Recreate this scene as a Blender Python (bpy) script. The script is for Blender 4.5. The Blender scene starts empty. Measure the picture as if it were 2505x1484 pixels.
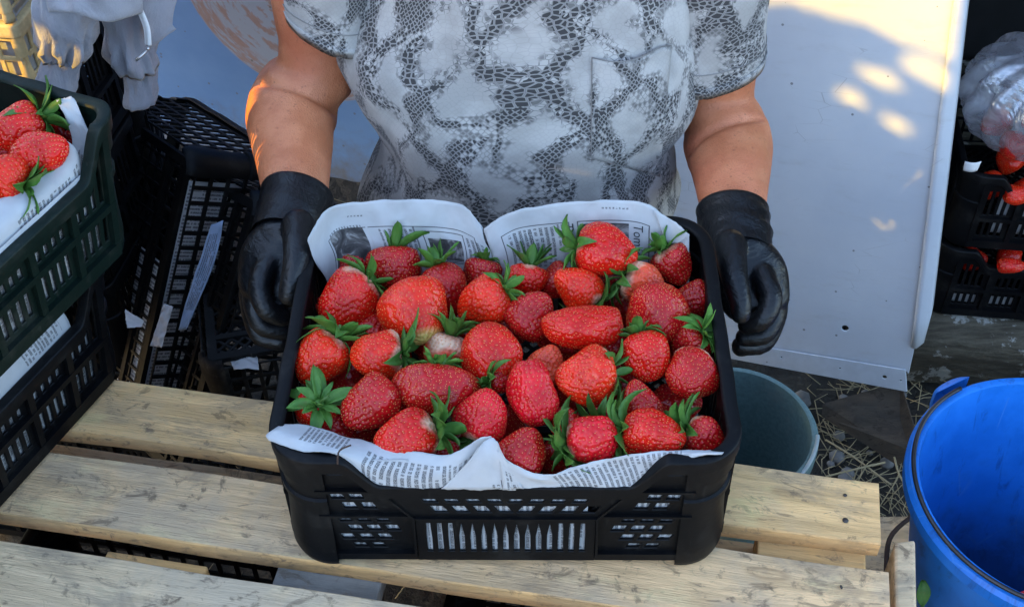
import bpy, bmesh, math, random
import numpy as np
from mathutils import Vector, Matrix, Euler
random.seed(7); rng = np.random.default_rng(7)
sc = bpy.context.scene
COL = sc.collection
R = math.radians
# ------------------------------------------------------------------ camera model
F, CX, CY = 3000., 1252.5, 742.
PT, RL = R(45.07), R(.84)
CAM = np.array([0, 0, 1.763])
_f = np.array([0, math.cos(PT), -math.sin(PT)]); _r = np.array([1., 0, 0]); _d = np.cross(_f, _r)
CM = np.array([math.cos(RL)*_r+math.sin(RL)*_d, -math.sin(RL)*_r+math.cos(RL)*_d, _f])
RIGHT, DOWN, FWD = CM
def ray(px, py): return np.array([(px-CX)/F, (py-CY)/F, 1.]) @ CM
def onz(px, py, z): r = ray(px, py); return CAM+r*((z-CAM[2])/r[2])
def ony(px, py, y): r = ray(px, py); return CAM+r*(y/r[1])
def onp(px, py, p0, n): r = ray(px, py); return CAM+r*(np.dot(np.array(p0)-CAM, n)/np.dot(r, n))
def ond(px, py, d): return CAM+ray(px, py)*d          # d = depth along the view axis
def depth(p): return float((CM@(np.array(p)-CAM))[2])
cam_data = bpy.data.cameras.new('camera'); cam = bpy.data.objects.new('camera', cam_data); COL.objects.link(cam)
cam_data.sensor_width = 36; cam_data.lens = 36*F/2505; cam_data.clip_start = .02; cam_data.clip_end = 400
mw = Matrix.Identity(4)
for i in range(3):
    mw[i][0], mw[i][1], mw[i][2], mw[i][3] = RIGHT[i], -DOWN[i], -FWD[i], CAM[i]
cam.matrix_world = mw; sc.camera = cam
# ------------------------------------------------------------------ object helpers
def tag(o, label=None, cat=None, group=None, kind=None):
    if label: o['label'] = label
    if cat: o['category'] = cat
    if group: o['group'] = group
    if kind: o['kind'] = kind
    return o
def empty(name, loc=(0, 0, 0), rot=None, label=None, cat=None, group=None):
    o = bpy.data.objects.new(name, None); COL.objects.link(o); o.empty_display_size = .05
    o.matrix_basis = Matrix.Translation(Vector(loc)) @ (rot.to_4x4() if rot is not None else Matrix.Identity(4))
    return tag(o, label, cat, group)
def parent_to(o, p, keep=False):
    o.parent = p
    if keep:
        def world(q): return (world(q.parent) @ q.matrix_parent_inverse if q.parent else Matrix.Identity(4)) @ q.matrix_basis
        o.matrix_parent_inverse = world(p).inverted()
def mk(name, verts, faces, mat=None, parent=None, keep=False, smooth=True, mats=None, fm=None):
    me = bpy.data.meshes.new(name)
    me.from_pydata([tuple(map(float, v)) for v in verts], [], [tuple(map(int, f)) for f in faces]); 
    o = bpy.data.objects.new(name, me); COL.objects.link(o)
    for m in (mats or ([mat] if mat else [])): me.materials.append(m)
    if fm is not None: me.polygons.foreach_set('material_index', fm)
    me.polygons.foreach_set('use_smooth', [smooth]*len(me.polygons))
    me.update()
    if parent: parent_to(o, parent, keep)
    return o
def autosmooth(o, ang=35):
    me = o.data; bm = bmesh.new(); bm.from_mesh(me)
    for e in bm.edges:
        e.smooth = not (len(e.link_faces) == 2 and e.calc_face_angle(0) > R(ang))
    bm.to_mesh(me); bm.free()
    return o
def bake(o):
    """apply the modifiers of o"""
    dg = bpy.context.evaluated_depsgraph_get(); dg.update()
    me = bpy.data.meshes.new_from_object(o.evaluated_get(dg)); old = o.data
    o.modifiers.clear(); o.data = me; bpy.data.meshes.remove(old); return o
def copy_tree(o, p=None):
    c = o.copy(); COL.objects.link(c)
    if p: c.parent = p; c.matrix_parent_inverse = o.matrix_parent_inverse.copy()
    for ch in [x for x in bpy.data.objects if x.parent == o]: copy_tree(ch, c)
    return c
class MB:
    def __init__(s): s.v = []; s.f = []; s.m = []
    def add(s, v, f, m=0):
        b = len(s.v); s.v += [tuple(x) for x in v]; s.f += [tuple(i+b for i in q) for q in f]; s.m += [m]*len(f)
    def box(s, lo, hi, M=None, m=0):
        (x0, y0, z0), (x1, y1, z1) = lo, hi
        v = [(x0,y0,z0),(x1,y0,z0),(x1,y1,z0),(x0,y1,z0),(x0,y0,z1),(x1,y0,z1),(x1,y1,z1),(x0,y1,z1)]
        if M is not None: v = [tuple(M @ Vector(q)) for q in v]
        s.add(v, [(0,3,2,1),(4,5,6,7),(0,1,5,4),(1,2,6,5),(2,3,7,6),(3,0,4,7)], m)
    def tube(s, pts, rad, n=8, closed=False, m=0, cap=True):
        pts = [np.array(p, float) for p in pts]; K = len(pts)
        rad = [rad]*K if np.isscalar(rad) else rad
        up = np.array([0, 0, 1.]); rings = []
        prev = None
        for i in range(K):
            a = pts[(i-1) % K] if closed or i > 0 else pts[i]
            b = pts[(i+1) % K] if closed or i < K-1 else pts[i]
            t = (b-a)/(np.linalg.norm(b-a)+1e-12)
            if prev is None:
                r0 = np.cross(t, up)
                if np.linalg.norm(r0) < .1: r0 = np.cross(t, [1, 0, 0])
            else: r0 = prev-t*np.dot(prev, t)
            r0 = r0/np.linalg.norm(r0); prev = r0; r1 = np.cross(t, r0)
            rings.append([pts[i]+rad[i]*(math.cos(2*math.pi*k/n)*r0+math.sin(2*math.pi*k/n)*r1) for k in range(n)])
        v = [p for r_ in rings for p in r_]; f = []
        for i in range(K if closed else K-1):
            j = (i+1) % K
            for k in range(n): f.append((i*n+k, i*n+(k+1) % n, j*n+(k+1) % n, j*n+k))
        if cap and not closed: f += [tuple(range(n))[::-1], tuple((K-1)*n+k for k in range(n))]
        s.add(v, f, m)
    def grid(s, P, m=0, closed_u=False):
        """P[i][j] -> quads"""
        P = np.array(P); a, b = P.shape[:2]; v = P.reshape(-1, 3); f = []
        for i in range(a-1):
            for j in range(b if closed_u else b-1):
                k = (j+1) % b
                f.append((i*b+j, i*b+k, (i+1)*b+k, (i+1)*b+j))
        s.add(v, f, m)
    def build(s, name, mat=None, parent=None, keep=False, smooth=True, mats=None, ang=None):
        o = mk(name, s.v, s.f, mat, parent, keep, smooth, mats, s.m if mats else None)
        if ang: autosmooth(o, ang)
        return o
def bevel(o, w=.002, seg=2, ang=40):
    m = o.modifiers.new('b', 'BEVEL'); m.width = w; m.segments = seg; m.limit_method = 'ANGLE'; m.angle_limit = R(ang)
    return o
def catmull(P, n):
    P = np.array(P, float); K = len(P)
    if K == 2: 
        t = np.linspace(0, 1, n)[:, None]; return P[0]*(1-t)+P[1]*t
    L = np.r_[0, np.cumsum(np.linalg.norm(np.diff(P, axis=0), axis=1)+1e-9)]; L /= L[-1]
    Q = np.vstack([2*P[0]-P[1], P, 2*P[-1]-P[-2]]); out = []
    for s in np.linspace(0, 1, n):
        i = min(np.searchsorted(L, s, 'right')-1, K-2); t = (s-L[i])/(L[i+1]-L[i])
        a, b, c, d = Q[i:i+4]
        out.append(.5*((2*b)+(-a+c)*t+(2*a-5*b+4*c-d)*t*t+(-a+3*b-3*c+d)*t**3))
    return np.array(out)
def nz(x, y, z=0., s=0):
    """cheap smooth value noise in -1..1 (sum of sines)"""
    return (math.sin(1.7*x+2.3*y+1.1*z+s)+math.sin(-2.1*x+1.3*y+2.7*z+1.9*s+1)+math.sin(3.1*x-2.9*y+1.3*z+.7*s+2)*.6+math.sin(5.3*x+4.1*y-3.7*z+2.3*s)*.35)/2.95
# ------------------------------------------------------------------ materials
class NT:
    def __init__(s, name):
        s.mat = bpy.data.materials.new(name); s.mat.use_nodes = True; s.t = s.mat.node_tree; s.n = s.t.nodes; s.l = s.t.links
        s.b = s.n['Principled BSDF']
    def put(s, sock, v):
        if isinstance(v, bpy.types.NodeSocket): s.l.new(v, sock)
        elif hasattr(v, '__len__') and len(v) == 3 and sock.type == 'RGBA': sock.default_value = (*v, 1)
        else: sock.default_value = v
    def set(s, **k):
        for a, v in k.items(): s.put(s.b.inputs[a.replace('_', ' ')], v)
    def node(s, t, **k):
        n = s.n.new(t)
        for a, v in k.items(): setattr(n, a, v)
        return n
    def m(s, op, a, b=0., c=0., clamp=False):
        n = s.node('ShaderNodeMath', operation=op, use_clamp=clamp)
        for i, v in enumerate((a, b, c)): s.put(n.inputs[i], v)
        return n.outputs[0]
    def ss(s, x, a, b):
        n = s.node('ShaderNodeMapRange', interpolation_type='SMOOTHSTEP'); s.put(n.inputs[0], x); s.put(n.inputs[1], a); s.put(n.inputs[2], b)
        return n.outputs[0]
    def mix(s, f, a, b, mode='MIX'):
        n = s.node('ShaderNodeMix', data_type='RGBA', blend_type=mode); s.put(n.inputs[0], f); s.put(n.inputs[6], a); s.put(n.inputs[7], b); return n.outputs[2]
    def co(s, k='Object', scale=None, rot=None, loc=None):
        o = s.node('ShaderNodeTexCoord').outputs[k]
        if scale is None and rot is None and loc is None: return o
        n = s.node('ShaderNodeMapping'); s.put(n.inputs[0], o)
        if scale is not None: n.inputs['Scale'].default_value = scale if hasattr(scale, '__len__') else (scale,)*3
        if rot is not None: n.inputs['Rotation'].default_value = rot
        if loc is not None: n.inputs['Location'].default_value = loc
        return n.outputs[0]
    def noise(s, v, scale=5, det=4, rough=.55, dist=0.):
        n = s.node('ShaderNodeTexNoise'); s.put(n.inputs['Vector'], v); n.inputs['Scale'].default_value = scale; n.inputs['Detail'].default_value = det
        n.inputs['Roughness'].default_value = rough; n.inputs['Distortion'].default_value = dist; return n.outputs[0]
    def vor(s, v, scale=5, feat='F1', out='Distance', rnd=1., dims='3D'):
        n = s.node('ShaderNodeTexVoronoi', feature=feat, voronoi_dimensions=dims); s.put(n.inputs['Vector'], v); n.inputs['Scale'].default_value = scale
        n.inputs['Randomness'].default_value = rnd; return n.outputs[out]
    def sep(s, v):
        n = s.node('ShaderNodeSeparateXYZ'); s.put(n.inputs[0], v); return n.outputs
    def comb(s, x, y, z=0.):
        n = s.node('ShaderNodeCombineXYZ'); s.put(n.inputs[0], x); s.put(n.inputs[1], y); s.put(n.inputs[2], z); return n.outputs[0]
    def bump(s, h, st=.3, d=.01):
        n = s.node('ShaderNodeBump'); s.put(n.inputs['Height'], h); n.inputs['Strength'].default_value = st; n.inputs['Distance'].default_value = d
        s.l.new(n.outputs[0], s.b.inputs['Normal']); return n
    def ramp(s, f, stops):
        n = s.node('ShaderNodeValToRGB'); s.put(n.inputs[0], f); e = n.color_ramp.elements
        for i, (p, c) in enumerate(stops):
            q = e[i] if i < 2 else e.new(p)
            q.position = p; q.color = (*c, 1)
        return n.outputs[0]
def plastic(name, col, dust=(.13, .12, .105), amt=.35, rough=.42):
    t = NT(name); c = t.co('Object'); n = t.noise(c, 22, 6, .65); n2 = t.noise(c, 140, 3, .6); n3 = t.noise(t.co('Object', (60, 60, 9)), 3, 4)
    d = t.m('MULTIPLY', t.ss(n, .52, .78), amt); d = t.m('ADD', d, t.m('MULTIPLY', t.ss(n3, .64, .72), amt*.5), clamp=True)
    t.set(Base_Color=t.mix(d, t.mix(t.ss(n2, .3, .7), col, tuple(x*1.25 for x in col)), dust), Roughness=t.m('ADD', rough-.08, t.m('MULTIPLY', n, .3)))
    t.b.inputs['Specular IOR Level'].default_value = .16
    t.bump(t.m('ADD', n2, t.m('MULTIPLY', n, .8)), .12, .002); return t.mat
M = {}
M['black'] = plastic('black_plastic', (.0020, .0023, .0031), amt=.11)
M['black_dusty'] = plastic('dusty_black_plastic', (.009, .0095, .0105), amt=.6, rough=.55)
M['green'] = plastic('dark_green_plastic', (.0030, .0090, .0070), amt=.18)
M['cream'] = plastic('cream_plastic', (.60, .46, .24), dust=(.40, .28, .14), amt=.6, rough=.5)
M['beige_dark'] = plastic('tan_plastic', (.45, .33, .17), amt=.6)
def bluep():
    t = NT('scuffed_blue_plastic'); c = t.co('Object'); X, Y_, Z_ = t.sep(c); n = t.noise(c, 14, 6, .65); n2 = t.noise(t.co('Object', (9, 9, 2.2)), 6, 6, .7, .6); s = t.vor(t.co('Object', (1, 1, .35), (.4, .2, 0)), 16, 'DISTANCE_TO_EDGE')
    col = t.mix(t.ss(n, .35, .7), (.008, .135, .50), (.014, .18, .62)); scr = t.m('MULTIPLY', t.m('LESS_THAN', s, .010), t.ss(t.noise(c, 11, 3), .52, .6)); col = t.mix(t.m('MULTIPLY', scr, .6), col, (.05, .20, .55))
    dirt = t.m('MULTIPLY', t.ss(n2, .52, .68), .6); col = t.mix(dirt, col, (.008, .045, .17)); g = t.m('ADD', t.m('MULTIPLY', t.m('SUBTRACT', .17, Z_), 7.), t.m('MULTIPLY', t.m('SUBTRACT', n, .5), 2.5), clamp=True); col = t.mix(t.m('MULTIPLY', g, .75), col, (.008, .022, .06))  # g darkens the lower bucket: its inner shade put into the colour
    t.set(Base_Color=col, Roughness=t.m('ADD', .28, t.m('MULTIPLY', n, .3))); t.b.inputs['Specular IOR Level'].default_value = .35; t.bump(n, .1, .004); return t.mat
M['blue'] = bluep()
M['grey_bucket'] = plastic('grey_green_plastic', (.11, .175, .175), dust=(.2, .23, .22), amt=.55, rough=.5)
def wood(name, base, grey, amt, seed=0., dark=(.16, .11, .07)):
    t = NT(name); c = t.co('Object', None, None, (seed, seed*.7, 0)); 
    st = t.co('Object', (2.2, 26, 26), None, (seed, seed*1.3, seed)); gr = t.noise(st, 3.2, 7, .62, .35)
    big = t.noise(c, 9, 5, .6, .4); fine = t.noise(t.co('Object', (14, 160, 160), None, (seed, 0, 0)), 3, 4, .6)
    col = t.mix(t.ss(gr, .36, .66), tuple(x*.76 for x in base), tuple(min(1, x*1.12) for x in base))
    col = t.mix(t.m('MULTIPLY', t.ss(big, .40, .62), amt), col, grey)
    sp = t.noise(t.co('Object', (22, 34, 34), None, (seed*2, 3, 0)), 1.6, 6, .7, .6); col = t.mix(t.m('MULTIPLY', t.ss(sp, .565, .68), .80), col, dark); sq = t.noise(t.co('Object', (11, 20, 20), None, (seed*6, 2, 0)), 2.2, 7, .75, .9); col = t.mix(t.m('MULTIPLY', t.ss(sq, .56, .63), .55), col, tuple(x*.6 for x in dark))
    stn = t.noise(t.co('Object', (4.5, 11, 11), None, (seed*5, 1, 0)), 1.5, 7, .72, .5); col = t.mix(t.m('MULTIPLY', t.ss(stn, .50, .66), .62), col, tuple(x*.50 for x in grey)); 
    lt = t.noise(t.co('Object', (7, 15, 15), None, (seed*4, 6, 0)), 1.3, 6, .7); col = t.mix(t.m('MULTIPLY', t.ss(lt, .54, .68), .5), col, tuple(min(.8, x*1.25) for x in base))
    kn = t.vor(t.co('Object', (5.5, 17, 17), None, (seed*3, seed, 0)), 1., 'F1'); ring = t.m('SINE', t.m('MULTIPLY', kn, 70.))
    kmask = t.m('SUBTRACT', 1., t.ss(kn, .055, .16)); col = t.mix(t.m('MULTIPLY', kmask, t.m('ADD', .35, t.m('MULTIPLY', ring, .25))), col, (.16, .09, .045))
    col = t.mix(t.m('MULTIPLY', t.ss(fine, .52, .7), .16), col, tuple(x*.45 for x in base))
    t.set(Base_Color=col, Roughness=.78); t.b.inputs['Specular IOR Level'].default_value = .25
    t.bump(t.m('ADD', t.m('MULTIPLY', gr, .6), t.m('ADD', fine, t.m('MULTIPLY', sp, .5))), .35, .004); return t.mat
WB = (.50, .34, .185); WG = (.30, .265, .215)
M['wood1'] = wood('pale_pine', (.80, .475, .20), (.58, .42, .26), .4, 1.3)
M['wood2'] = wood('stained_pine', (.75, .48, .245), (.47, .355, .24), .65, 4.1)
M['wood3'] = wood('weathered_pine', (.70, .50, .295), (.49, .395, .285), .65, 7.7)
M['edge'] = wood('sawn_pine_edge', (.62, .36, .15), (.45, .30, .16), .5, 3.3)
M['wood_grey'] = wood('grey_weathered_wood', (.22, .21, .19), (.17, .165, .155), .8, 9.1)
M['wood_orange'] = wood('fresh_pine', (.72, .42, .16), WG, .1, 2.9)
M['wood_old'] = wood('old_brown_wood', (.075, .052, .034), (.05, .042, .033), .8, 5.9, (.02, .015, .01))
def simple(name, col, rough=.6, var=.25, sc_=20, bump=.0, **k):
    t = NT(name); n = t.noise(t.co('Object'), sc_, 5)
    t.set(Base_Color=t.mix(t.ss(n, .3, .7), tuple(x*(1-var) for x in col), tuple(min(1, x*(1+var)) for x in col)), Roughness=rough, **k)
    if bump: t.bump(n, bump, .01)
    return t.mat
M['metal'] = simple('dull_wire', (.05, .05, .055), .4, Metallic=.8)
M['nail'] = simple('rusty_nail', (.06, .05, .045), .6, Metallic=.4)
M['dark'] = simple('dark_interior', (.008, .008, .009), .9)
M['trousers'] = simple('dark_trousers', (.02, .024, .04), .9, .3, 60)
M['hair'] = simple('brown_hair', (.05, .03, .02), .6)
M['cord'] = simple('pale_zip_tape', (.62, .62, .64), .8)
M['zip'] = simple('zip_metal', (.5, .5, .5), .35, Metallic=.9)
M['twig'] = simple('brown_twig', (.06, .035, .025), .9)
M['white_card'] = simple('white_card', (.72, .72, .72), .8, .1, 30)
M['sunblock'] = simple('sunblocker_green', (.03, .05, .04), .8)
# ------------------------------------------------------------------ sun, sky
SD = np.array([.89, .235, -.385]); SD /= np.linalg.norm(SD)          # direction the sunlight travels
elev = math.asin(-SD[2]); az = math.atan2(-SD[0], -SD[1])            # sun position azimuth, from +Y towards +X
w = bpy.data.worlds.new('World'); sc.world = w; w.use_nodes = True
sky = w.node_tree.nodes.new('ShaderNodeTexSky'); sky.sky_type = 'NISHITA'; sky.sun_disc = False
sky.ozone_density = 1.0; sky.sun_elevation = elev; sky.sun_rotation = az
bg = w.node_tree.nodes['Background']; bg.inputs[1].default_value = .15; w.node_tree.links.new(sky.outputs[0], bg.inputs[0])
sl = bpy.data.lights.new('sun', 'SUN'); sl.energy = 2.0; sl.angle = R(.53); sl.color = (1, .58, .06)
so = bpy.data.objects.new('sun', sl); COL.objects.link(so); so.rotation_euler = Vector(SD).to_track_quat('-Z', 'Y').to_euler(); so.location = (-6, -2, 5)
sc.view_settings.view_transform = 'Standard'; sc.view_settings.look = 'None'; sc.view_settings.exposure = 2.58; sc.view_settings.gamma = 1
sc.cycles.use_denoising = True; sc.cycles.max_bounces = 8
try: sc.cycles.denoiser = 'OPENIMAGEDENOISE'
except Exception: pass
ZP = .80                                                             # top of the pallet
# ------------------------------------------------------------------ crates
def plate(name, outline, holes, th, mat, bev=.0006):
    """flat plate in (u,v) with holes, thickness th along w"""
    cu = bpy.data.curves.new(name, 'CURVE'); cu.dimensions = '2D'; cu.fill_mode = 'BOTH'; cu.extrude = th/2-bev; cu.bevel_depth = bev; cu.bevel_resolution = 0
    for poly in [outline]+holes:
        sp = cu.splines.new('POLY'); sp.points.add(len(poly)-1)
        for p, q in zip(sp.points, poly): p.co = (q[0], q[1], 0, 1)
        sp.use_cyclic_u = True
    o = bpy.data.objects.new(name, cu); COL.objects.link(o); bpy.context.view_layer.update()
    me = bpy.data.meshes.new_from_object(o.evaluated_get(bpy.context.evaluated_depsgraph_get()))
    v = [tuple(x.co) for x in me.vertices]; f = [tuple(p.vertices) for p in me.polygons]
    bpy.data.objects.remove(o); bpy.data.curves.remove(cu); bpy.data.meshes.remove(me)
    return v, f
def rect(u0, v0, u1, v1, sk=0.): return [(u0, v0), (u1, v0), (u1+sk, v1), (u0+sk, v1)]
def lattice(name, a, b, pitch, wd, diag, th=.003):
    """open diamond or square lattice filling a x b in (u,v) as crossing bars"""
    mb = MB()
    def bar(p, q, w0):
        p = np.array(p); q = np.array(q); d = (q-p)/np.linalg.norm(q-p); n = np.array([-d[1], d[0]])*wd/2
        c = [p+n, q+n, q-n, p-n]
        v = [(x[0], x[1], w0+s*th/2) for s in (-1, 1) for x in c]
        mb.add(v, [(0,1,2,3),(7,6,5,4),(0,4,5,1),(1,5,6,2),(2,6,7,3),(3,7,4,0)])
    if not diag:
        for i in range(1, int(round(a/pitch))): u = a*i/round(a/pitch); bar((u, 0), (u, b), 0)
        for i in range(1, int(round(b/pitch))): v = b*i/round(b/pitch); bar((0, v), (a, v), .0007)
    else:
        L = a+b; k = int(L/pitch)
        for i in range(1, k):
            s = L*i/k
            p = (s, 0) if s <= a else (a, s-a); q = (0, s) if s <= b else (s-b, b)
            if math.hypot(p[0]-q[0], p[1]-q[1]) > .004: bar(p, q, 0)
            p = (a-s, 0) if s <= a else (0, s-a); q = (a, s) if s <= b else (a-(s-b), b)
            if math.hypot(p[0]-q[0], p[1]-q[1]) > .004: bar(p, q, .0007)
    return mb.v, mb.f
def slot(u, v0, v1, wd, top=1.0):
    """vertical slot; top<1 narrows it towards its upper end"""
    h = wd/2; t = h*top
    return [(u-h, v0), (u+h, v0), (u+h, v0+(v1-v0)*.55), (u+t, v1), (u-t, v1), (u-h, v0+(v1-v0)*.55)]
def crate(name, mat, W=.40, D=.31, H=.158, dipF=(.136, .106, .034), dipB=None, rim_w=.013, base='diag', front='main', side='bars', rc=.042, parent_kw=None, loc=(0, 0, 0), rot=None, taper=None):
    root = empty(name, loc, rot)
    pk = parent_kw or {}; tag(root, **pk)
    w2, d2 = W/2, D/2
    def dip(u, d):
        if not d: return 0.
        a, b, dz = d; x = abs(u)
        if x >= a: return 0.
        if x <= b: return dz
        t = (a-x)/(a-b); return dz*(3*t*t-2*t**3)*.55+dz*t*.45
    # --- rim: a rounded angle profile swept round the top
    path = []
    def line(p, q, n):
        for i in range(n): t = i/n; path.append((p[0]+(q[0]-p[0])*t, p[1]+(q[1]-p[1])*t))
    def arc(c, a0, n=9):
        for i in range(n): a = a0+math.pi/2*i/n; path.append((c[0]+rc*math.cos(a), c[1]+rc*math.sin(a)))
    line((-w2+rc, -d2), (w2-rc, -d2), 72); arc((w2-rc, -d2+rc), -math.pi/2)
    line((w2, -d2+rc), (w2, d2-rc), 24); arc((w2-rc, d2-rc), 0)
    line((w2-rc, d2), (-w2+rc, d2), 72); arc((-w2+rc, d2-rc), math.pi/2)
    line((-w2, d2-rc), (-w2, -d2+rc), 24); arc((-w2+rc, -d2+rc), math.pi)
    prof = [(-rim_w, -.003), (-rim_w+.001, -.001), (-rim_w+.003, 0), (-.002, 0), (-.0005, -.0008), (0, -.0025), (0, -.015), (-.0012, -.016), (-.0028, -.015), (-.003, -.005), (-rim_w+.003, -.005), (-rim_w+.001, -.0045)]
    K = len(path); rings = []
    for i, (x, y) in enumerate(path):
        ax, ay = path[i-1]; bx, by = path[(i+1) % K]; tx, ty = bx-ax, by-ay; L = math.hypot(tx, ty); nx, ny = ty/L, -tx/L
        dz = dip(x, dipF) if y < -d2+1e-6 else (dip(x, dipB) if y > d2-1e-6 else 0)
        j = .0006*nz(x*40, y*40)
        rings.append([(x+nx*(o+j), y+ny*(o+j), H+zz-dz+j) for o, zz in prof])
    rings.append(rings[0]); mb = MB(); mb.grid(rings, closed_u=True)
    mb.build('rim', mat, root, ang=50)
    # --- corner posts (ribbed quarter shells with a foot bulge)
    for cx, cy, a0 in ((w2-rc, -d2+rc, -90), (w2-rc, d2-rc, 0), (-w2+rc, d2-rc, 90), (-w2+rc, -d2+rc, 180)):
        mb = MB(); zs = [0, .004, .012, .03, .05, .075, .092, .0935, .1, .1015, .122, .1235, .138, H-.004]
        of = [-.0075, -.0035, -.0015, -.0015, -.0035, -.005, -.005, -.0025, -.0025, -.005, -.0045, -.002, -.002, -.0015]
        P = [[(cx+(rc+o-th)*math.cos(R(a0-8+106*i/14)), cy+(rc+o-th)*math.sin(R(a0-8+106*i/14)), z*H/.158) for i in range(15)] for th in (0,) for z, o in zip(zs, of)]
        Q = [[(cx+(rc+o-.003)*math.cos(R(a0-8+106*i/14)), cy+(rc+o-.003)*math.sin(R(a0-8+106*i/14)), z*H/.158) for i in range(15)] for z, o in zip(zs, of)]
        mb.grid(P); mb.grid([q[::-1] for q in Q])
        mb.build('corner_post', mat, root, ang=40)
    # --- walls
    hz = H/.158
    def put(nm, vf, mat4, th=None):
        v = [tuple(mat4 @ Vector(q)) for q in vf[0]]
        return mk(nm, v, vf[1], mat, root, smooth=False)
    def wallM(yaw, off): return Matrix.Rotation(yaw, 4, 'Z') @ Matrix.Translation((0, -off, 0)) @ Matrix.Rotation(R(90), 4, 'X')
    def face(kind, L, off, yaw, d, nm):
        u1 = L/2-rc+.004
        topz = lambda u: H-.006-dip(u, d)
        us = np.linspace(-u1, u1, 61)
        outline = [(-u1, .0125), (u1, .0125)]+[(u, topz(u)) for u in us[::-1]]
        holes = []
        if kind == 'main':
            a, b, dz = d; tb = H-dz; tt = tb-.016
            k = b/.106
            # outer fields
            for sgn in (-1, 1):
                ue = lambda z: (.080+max(0, (z-.077)/.047)*.028)*k+.008
                for z0, z1, ns, o in ((.131, .144, 2, .0), (.0965, .1075, 3, .0), (.0825, .0930, 3, .010), (.0630, .0700, 3, .004), (.0495, .0595, 3, .012), (.0365, .0460, 3, .004), (.0240, .0320, 2, .014)):
                    for i in range(ns):
                        ui = u1-.012-o-i*.0165; uo = ui-.0132
                        if uo < ue(z1)+.003: continue
                        sk = -.004
                        h = [(uo, z0), (ui, z0), (ui+sk*-1, z1), (uo-sk, z1)]
                        h = [(min(x, u1-.004), z) for x, z in h]
                        holes.append([(sgn*x, z*hz) for x, z in h])
            # middle field (is set forward below)
            mid = []
            for row, (z0, z1, o) in enumerate(((.0985, .1085, 0), (.0840, .0945, .0085))):
                for i in range(-6, 6):
                    uc = (i+.5)*.0185*k+o*(1 if i >= 0 else 1)
                    if abs(uc)+.008 > (.080+(z0-.077)/.047*.028)*k-.002: continue
                    s = .004 if uc < 0 else -.004
                    mid.append([(uc-.0065-s*-.5, z0*hz), (uc+.0065+s*.5, z0*hz), (uc+.0065-s, z1*hz), (uc-.0065-s, z1*hz)])
            for i in range(15):
                uc = (i-7)*.0097*k; mid.append(slot(uc, .025*hz, .069*hz, .0060, .15 if 2 < i < 12 else .8))
            mo = [(-.079*k, .0115), (.079*k, .0115), (.0785*k, .0765*hz), (.108*k, tb-.006), (-.108*k, tb-.006), (-.0785*k, .0765*hz)]
            cut = [(x*1.0, z) for x, z in [(-.072*k, .0165), (.072*k, .0165), (.072*k, .078*hz), (.098*k, tb-.012), (-.098*k, tb-.012), (-.072*k, .078*hz)]]
            put(nm, plate(nm, outline, holes+[cut], .003, mat), wallM(yaw, off-.0095))
            mid = [h for h in mid]
            put('slotted_panel', plate('p', mo, mid, .0022, mat), wallM(yaw, off-.0045))
            # ridges round the middle field and ledges across
            mb = MB(); y0, y1 = -off+.0015, -off+.012
            def rib(pts, wd=.0022):
                for p, q in zip(pts[:-1], pts[1:]):
                    dx, dz_ = q[0]-p[0], q[1]-p[1]; L_ = math.hypot(dx, dz_); nx, nz_ = -dz_/L_*wd/2, dx/L_*wd/2
                    c = [(p[0]+nx, p[1]+nz_), (q[0]+nx, q[1]+nz_), (q[0]-nx, q[1]-nz_), (p[0]-nx, p[1]-nz_)]
                    v = [(x, y, z) for y in (y0, y1) for x, z in c]
                    mb.add(v, [(0,1,2,3),(7,6,5,4),(0,4,5,1),(1,5,6,2),(2,6,7,3),(3,7,4,0)])
            rib([(-.081*k, .015), (-.0800*k, .077*hz), (-.110*k, tb-.004), (-.137, H-.010)]); rib([(.081*k, .015), (.0800*k, .077*hz), (.110*k, tb-.004), (.137, H-.010)])
            y0 -= .0008; rib([(-.0795*k, .0775*hz), (.0795*k, .0775*hz)], .002)
            y0 += .003
            for sgn in (-1, 1): rib([(sgn*u1, .0765*hz), (sgn*.082*k, .0765*hz)], .003); rib([(sgn*u1, .112*hz), (sgn*.105*k, .112*hz)], .0025)
            rib([(-u1, .016), (u1, .016)], .009)
            Mr = Matrix.Rotation(yaw, 4, 'Z'); mb.v = [tuple(Mr @ Vector(q)) for q in mb.v]
            mb.build('rib', mat, root, smooth=False)
        elif kind == 'bars':
            # groups of tall slots over groups of short slots
            n = max(1, int(round(2*u1/.062))); pw = 2*u1/n
            for i in range(n):
                c = -u1+(i+.5)*pw; ns = 4
                for j in range(ns):
                    u = c+(j-(ns-1)/2)*.0112
                    z1 = min(.125*hz, topz(u)-.02)
                    holes.append(slot(u, .074*hz, z1, .0068, .9)); holes.append(slot(u, .028*hz, .062*hz, .0068, .9))
            put(nm, plate(nm, outline, holes, .003, mat), wallM(yaw, off-.0085))
            mb = MB(); y0 = -off+.001
            for i in range(n+1):
                c = max(-u1+.004, min(u1-.004, -u1+i*pw)); mb.box((c-.004, y0, .006), (c+.004, y0+.008, topz(c)-.004))
            mb.box((-u1, y0-.0006, .064*hz), (u1, y0+.008, .071*hz)); mb.box((-u1, y0-.0006, .006), (u1, y0+.008, .022*hz))
            Mr = Matrix.Rotation(yaw, 4, 'Z'); mb.v = [tuple(Mr @ Vector(q)) for q in mb.v]
            mb.build('rib', mat, root, smooth=False)
        else:
            # plain open lattice wall
            a, b = 2*u1, H-.02
            for iu in range(int(a/.021)):
                for iv in range(max(1, int((b-.006)/.026))):
                    u0 = -u1+.005+iu*.021; v0 = .014+iv*.026
                    if u0+.0165 < u1-.003 and v0+.021 < topz(u0)-.003: holes.append(rect(u0, v0, u0+.0165, v0+.021))
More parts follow.
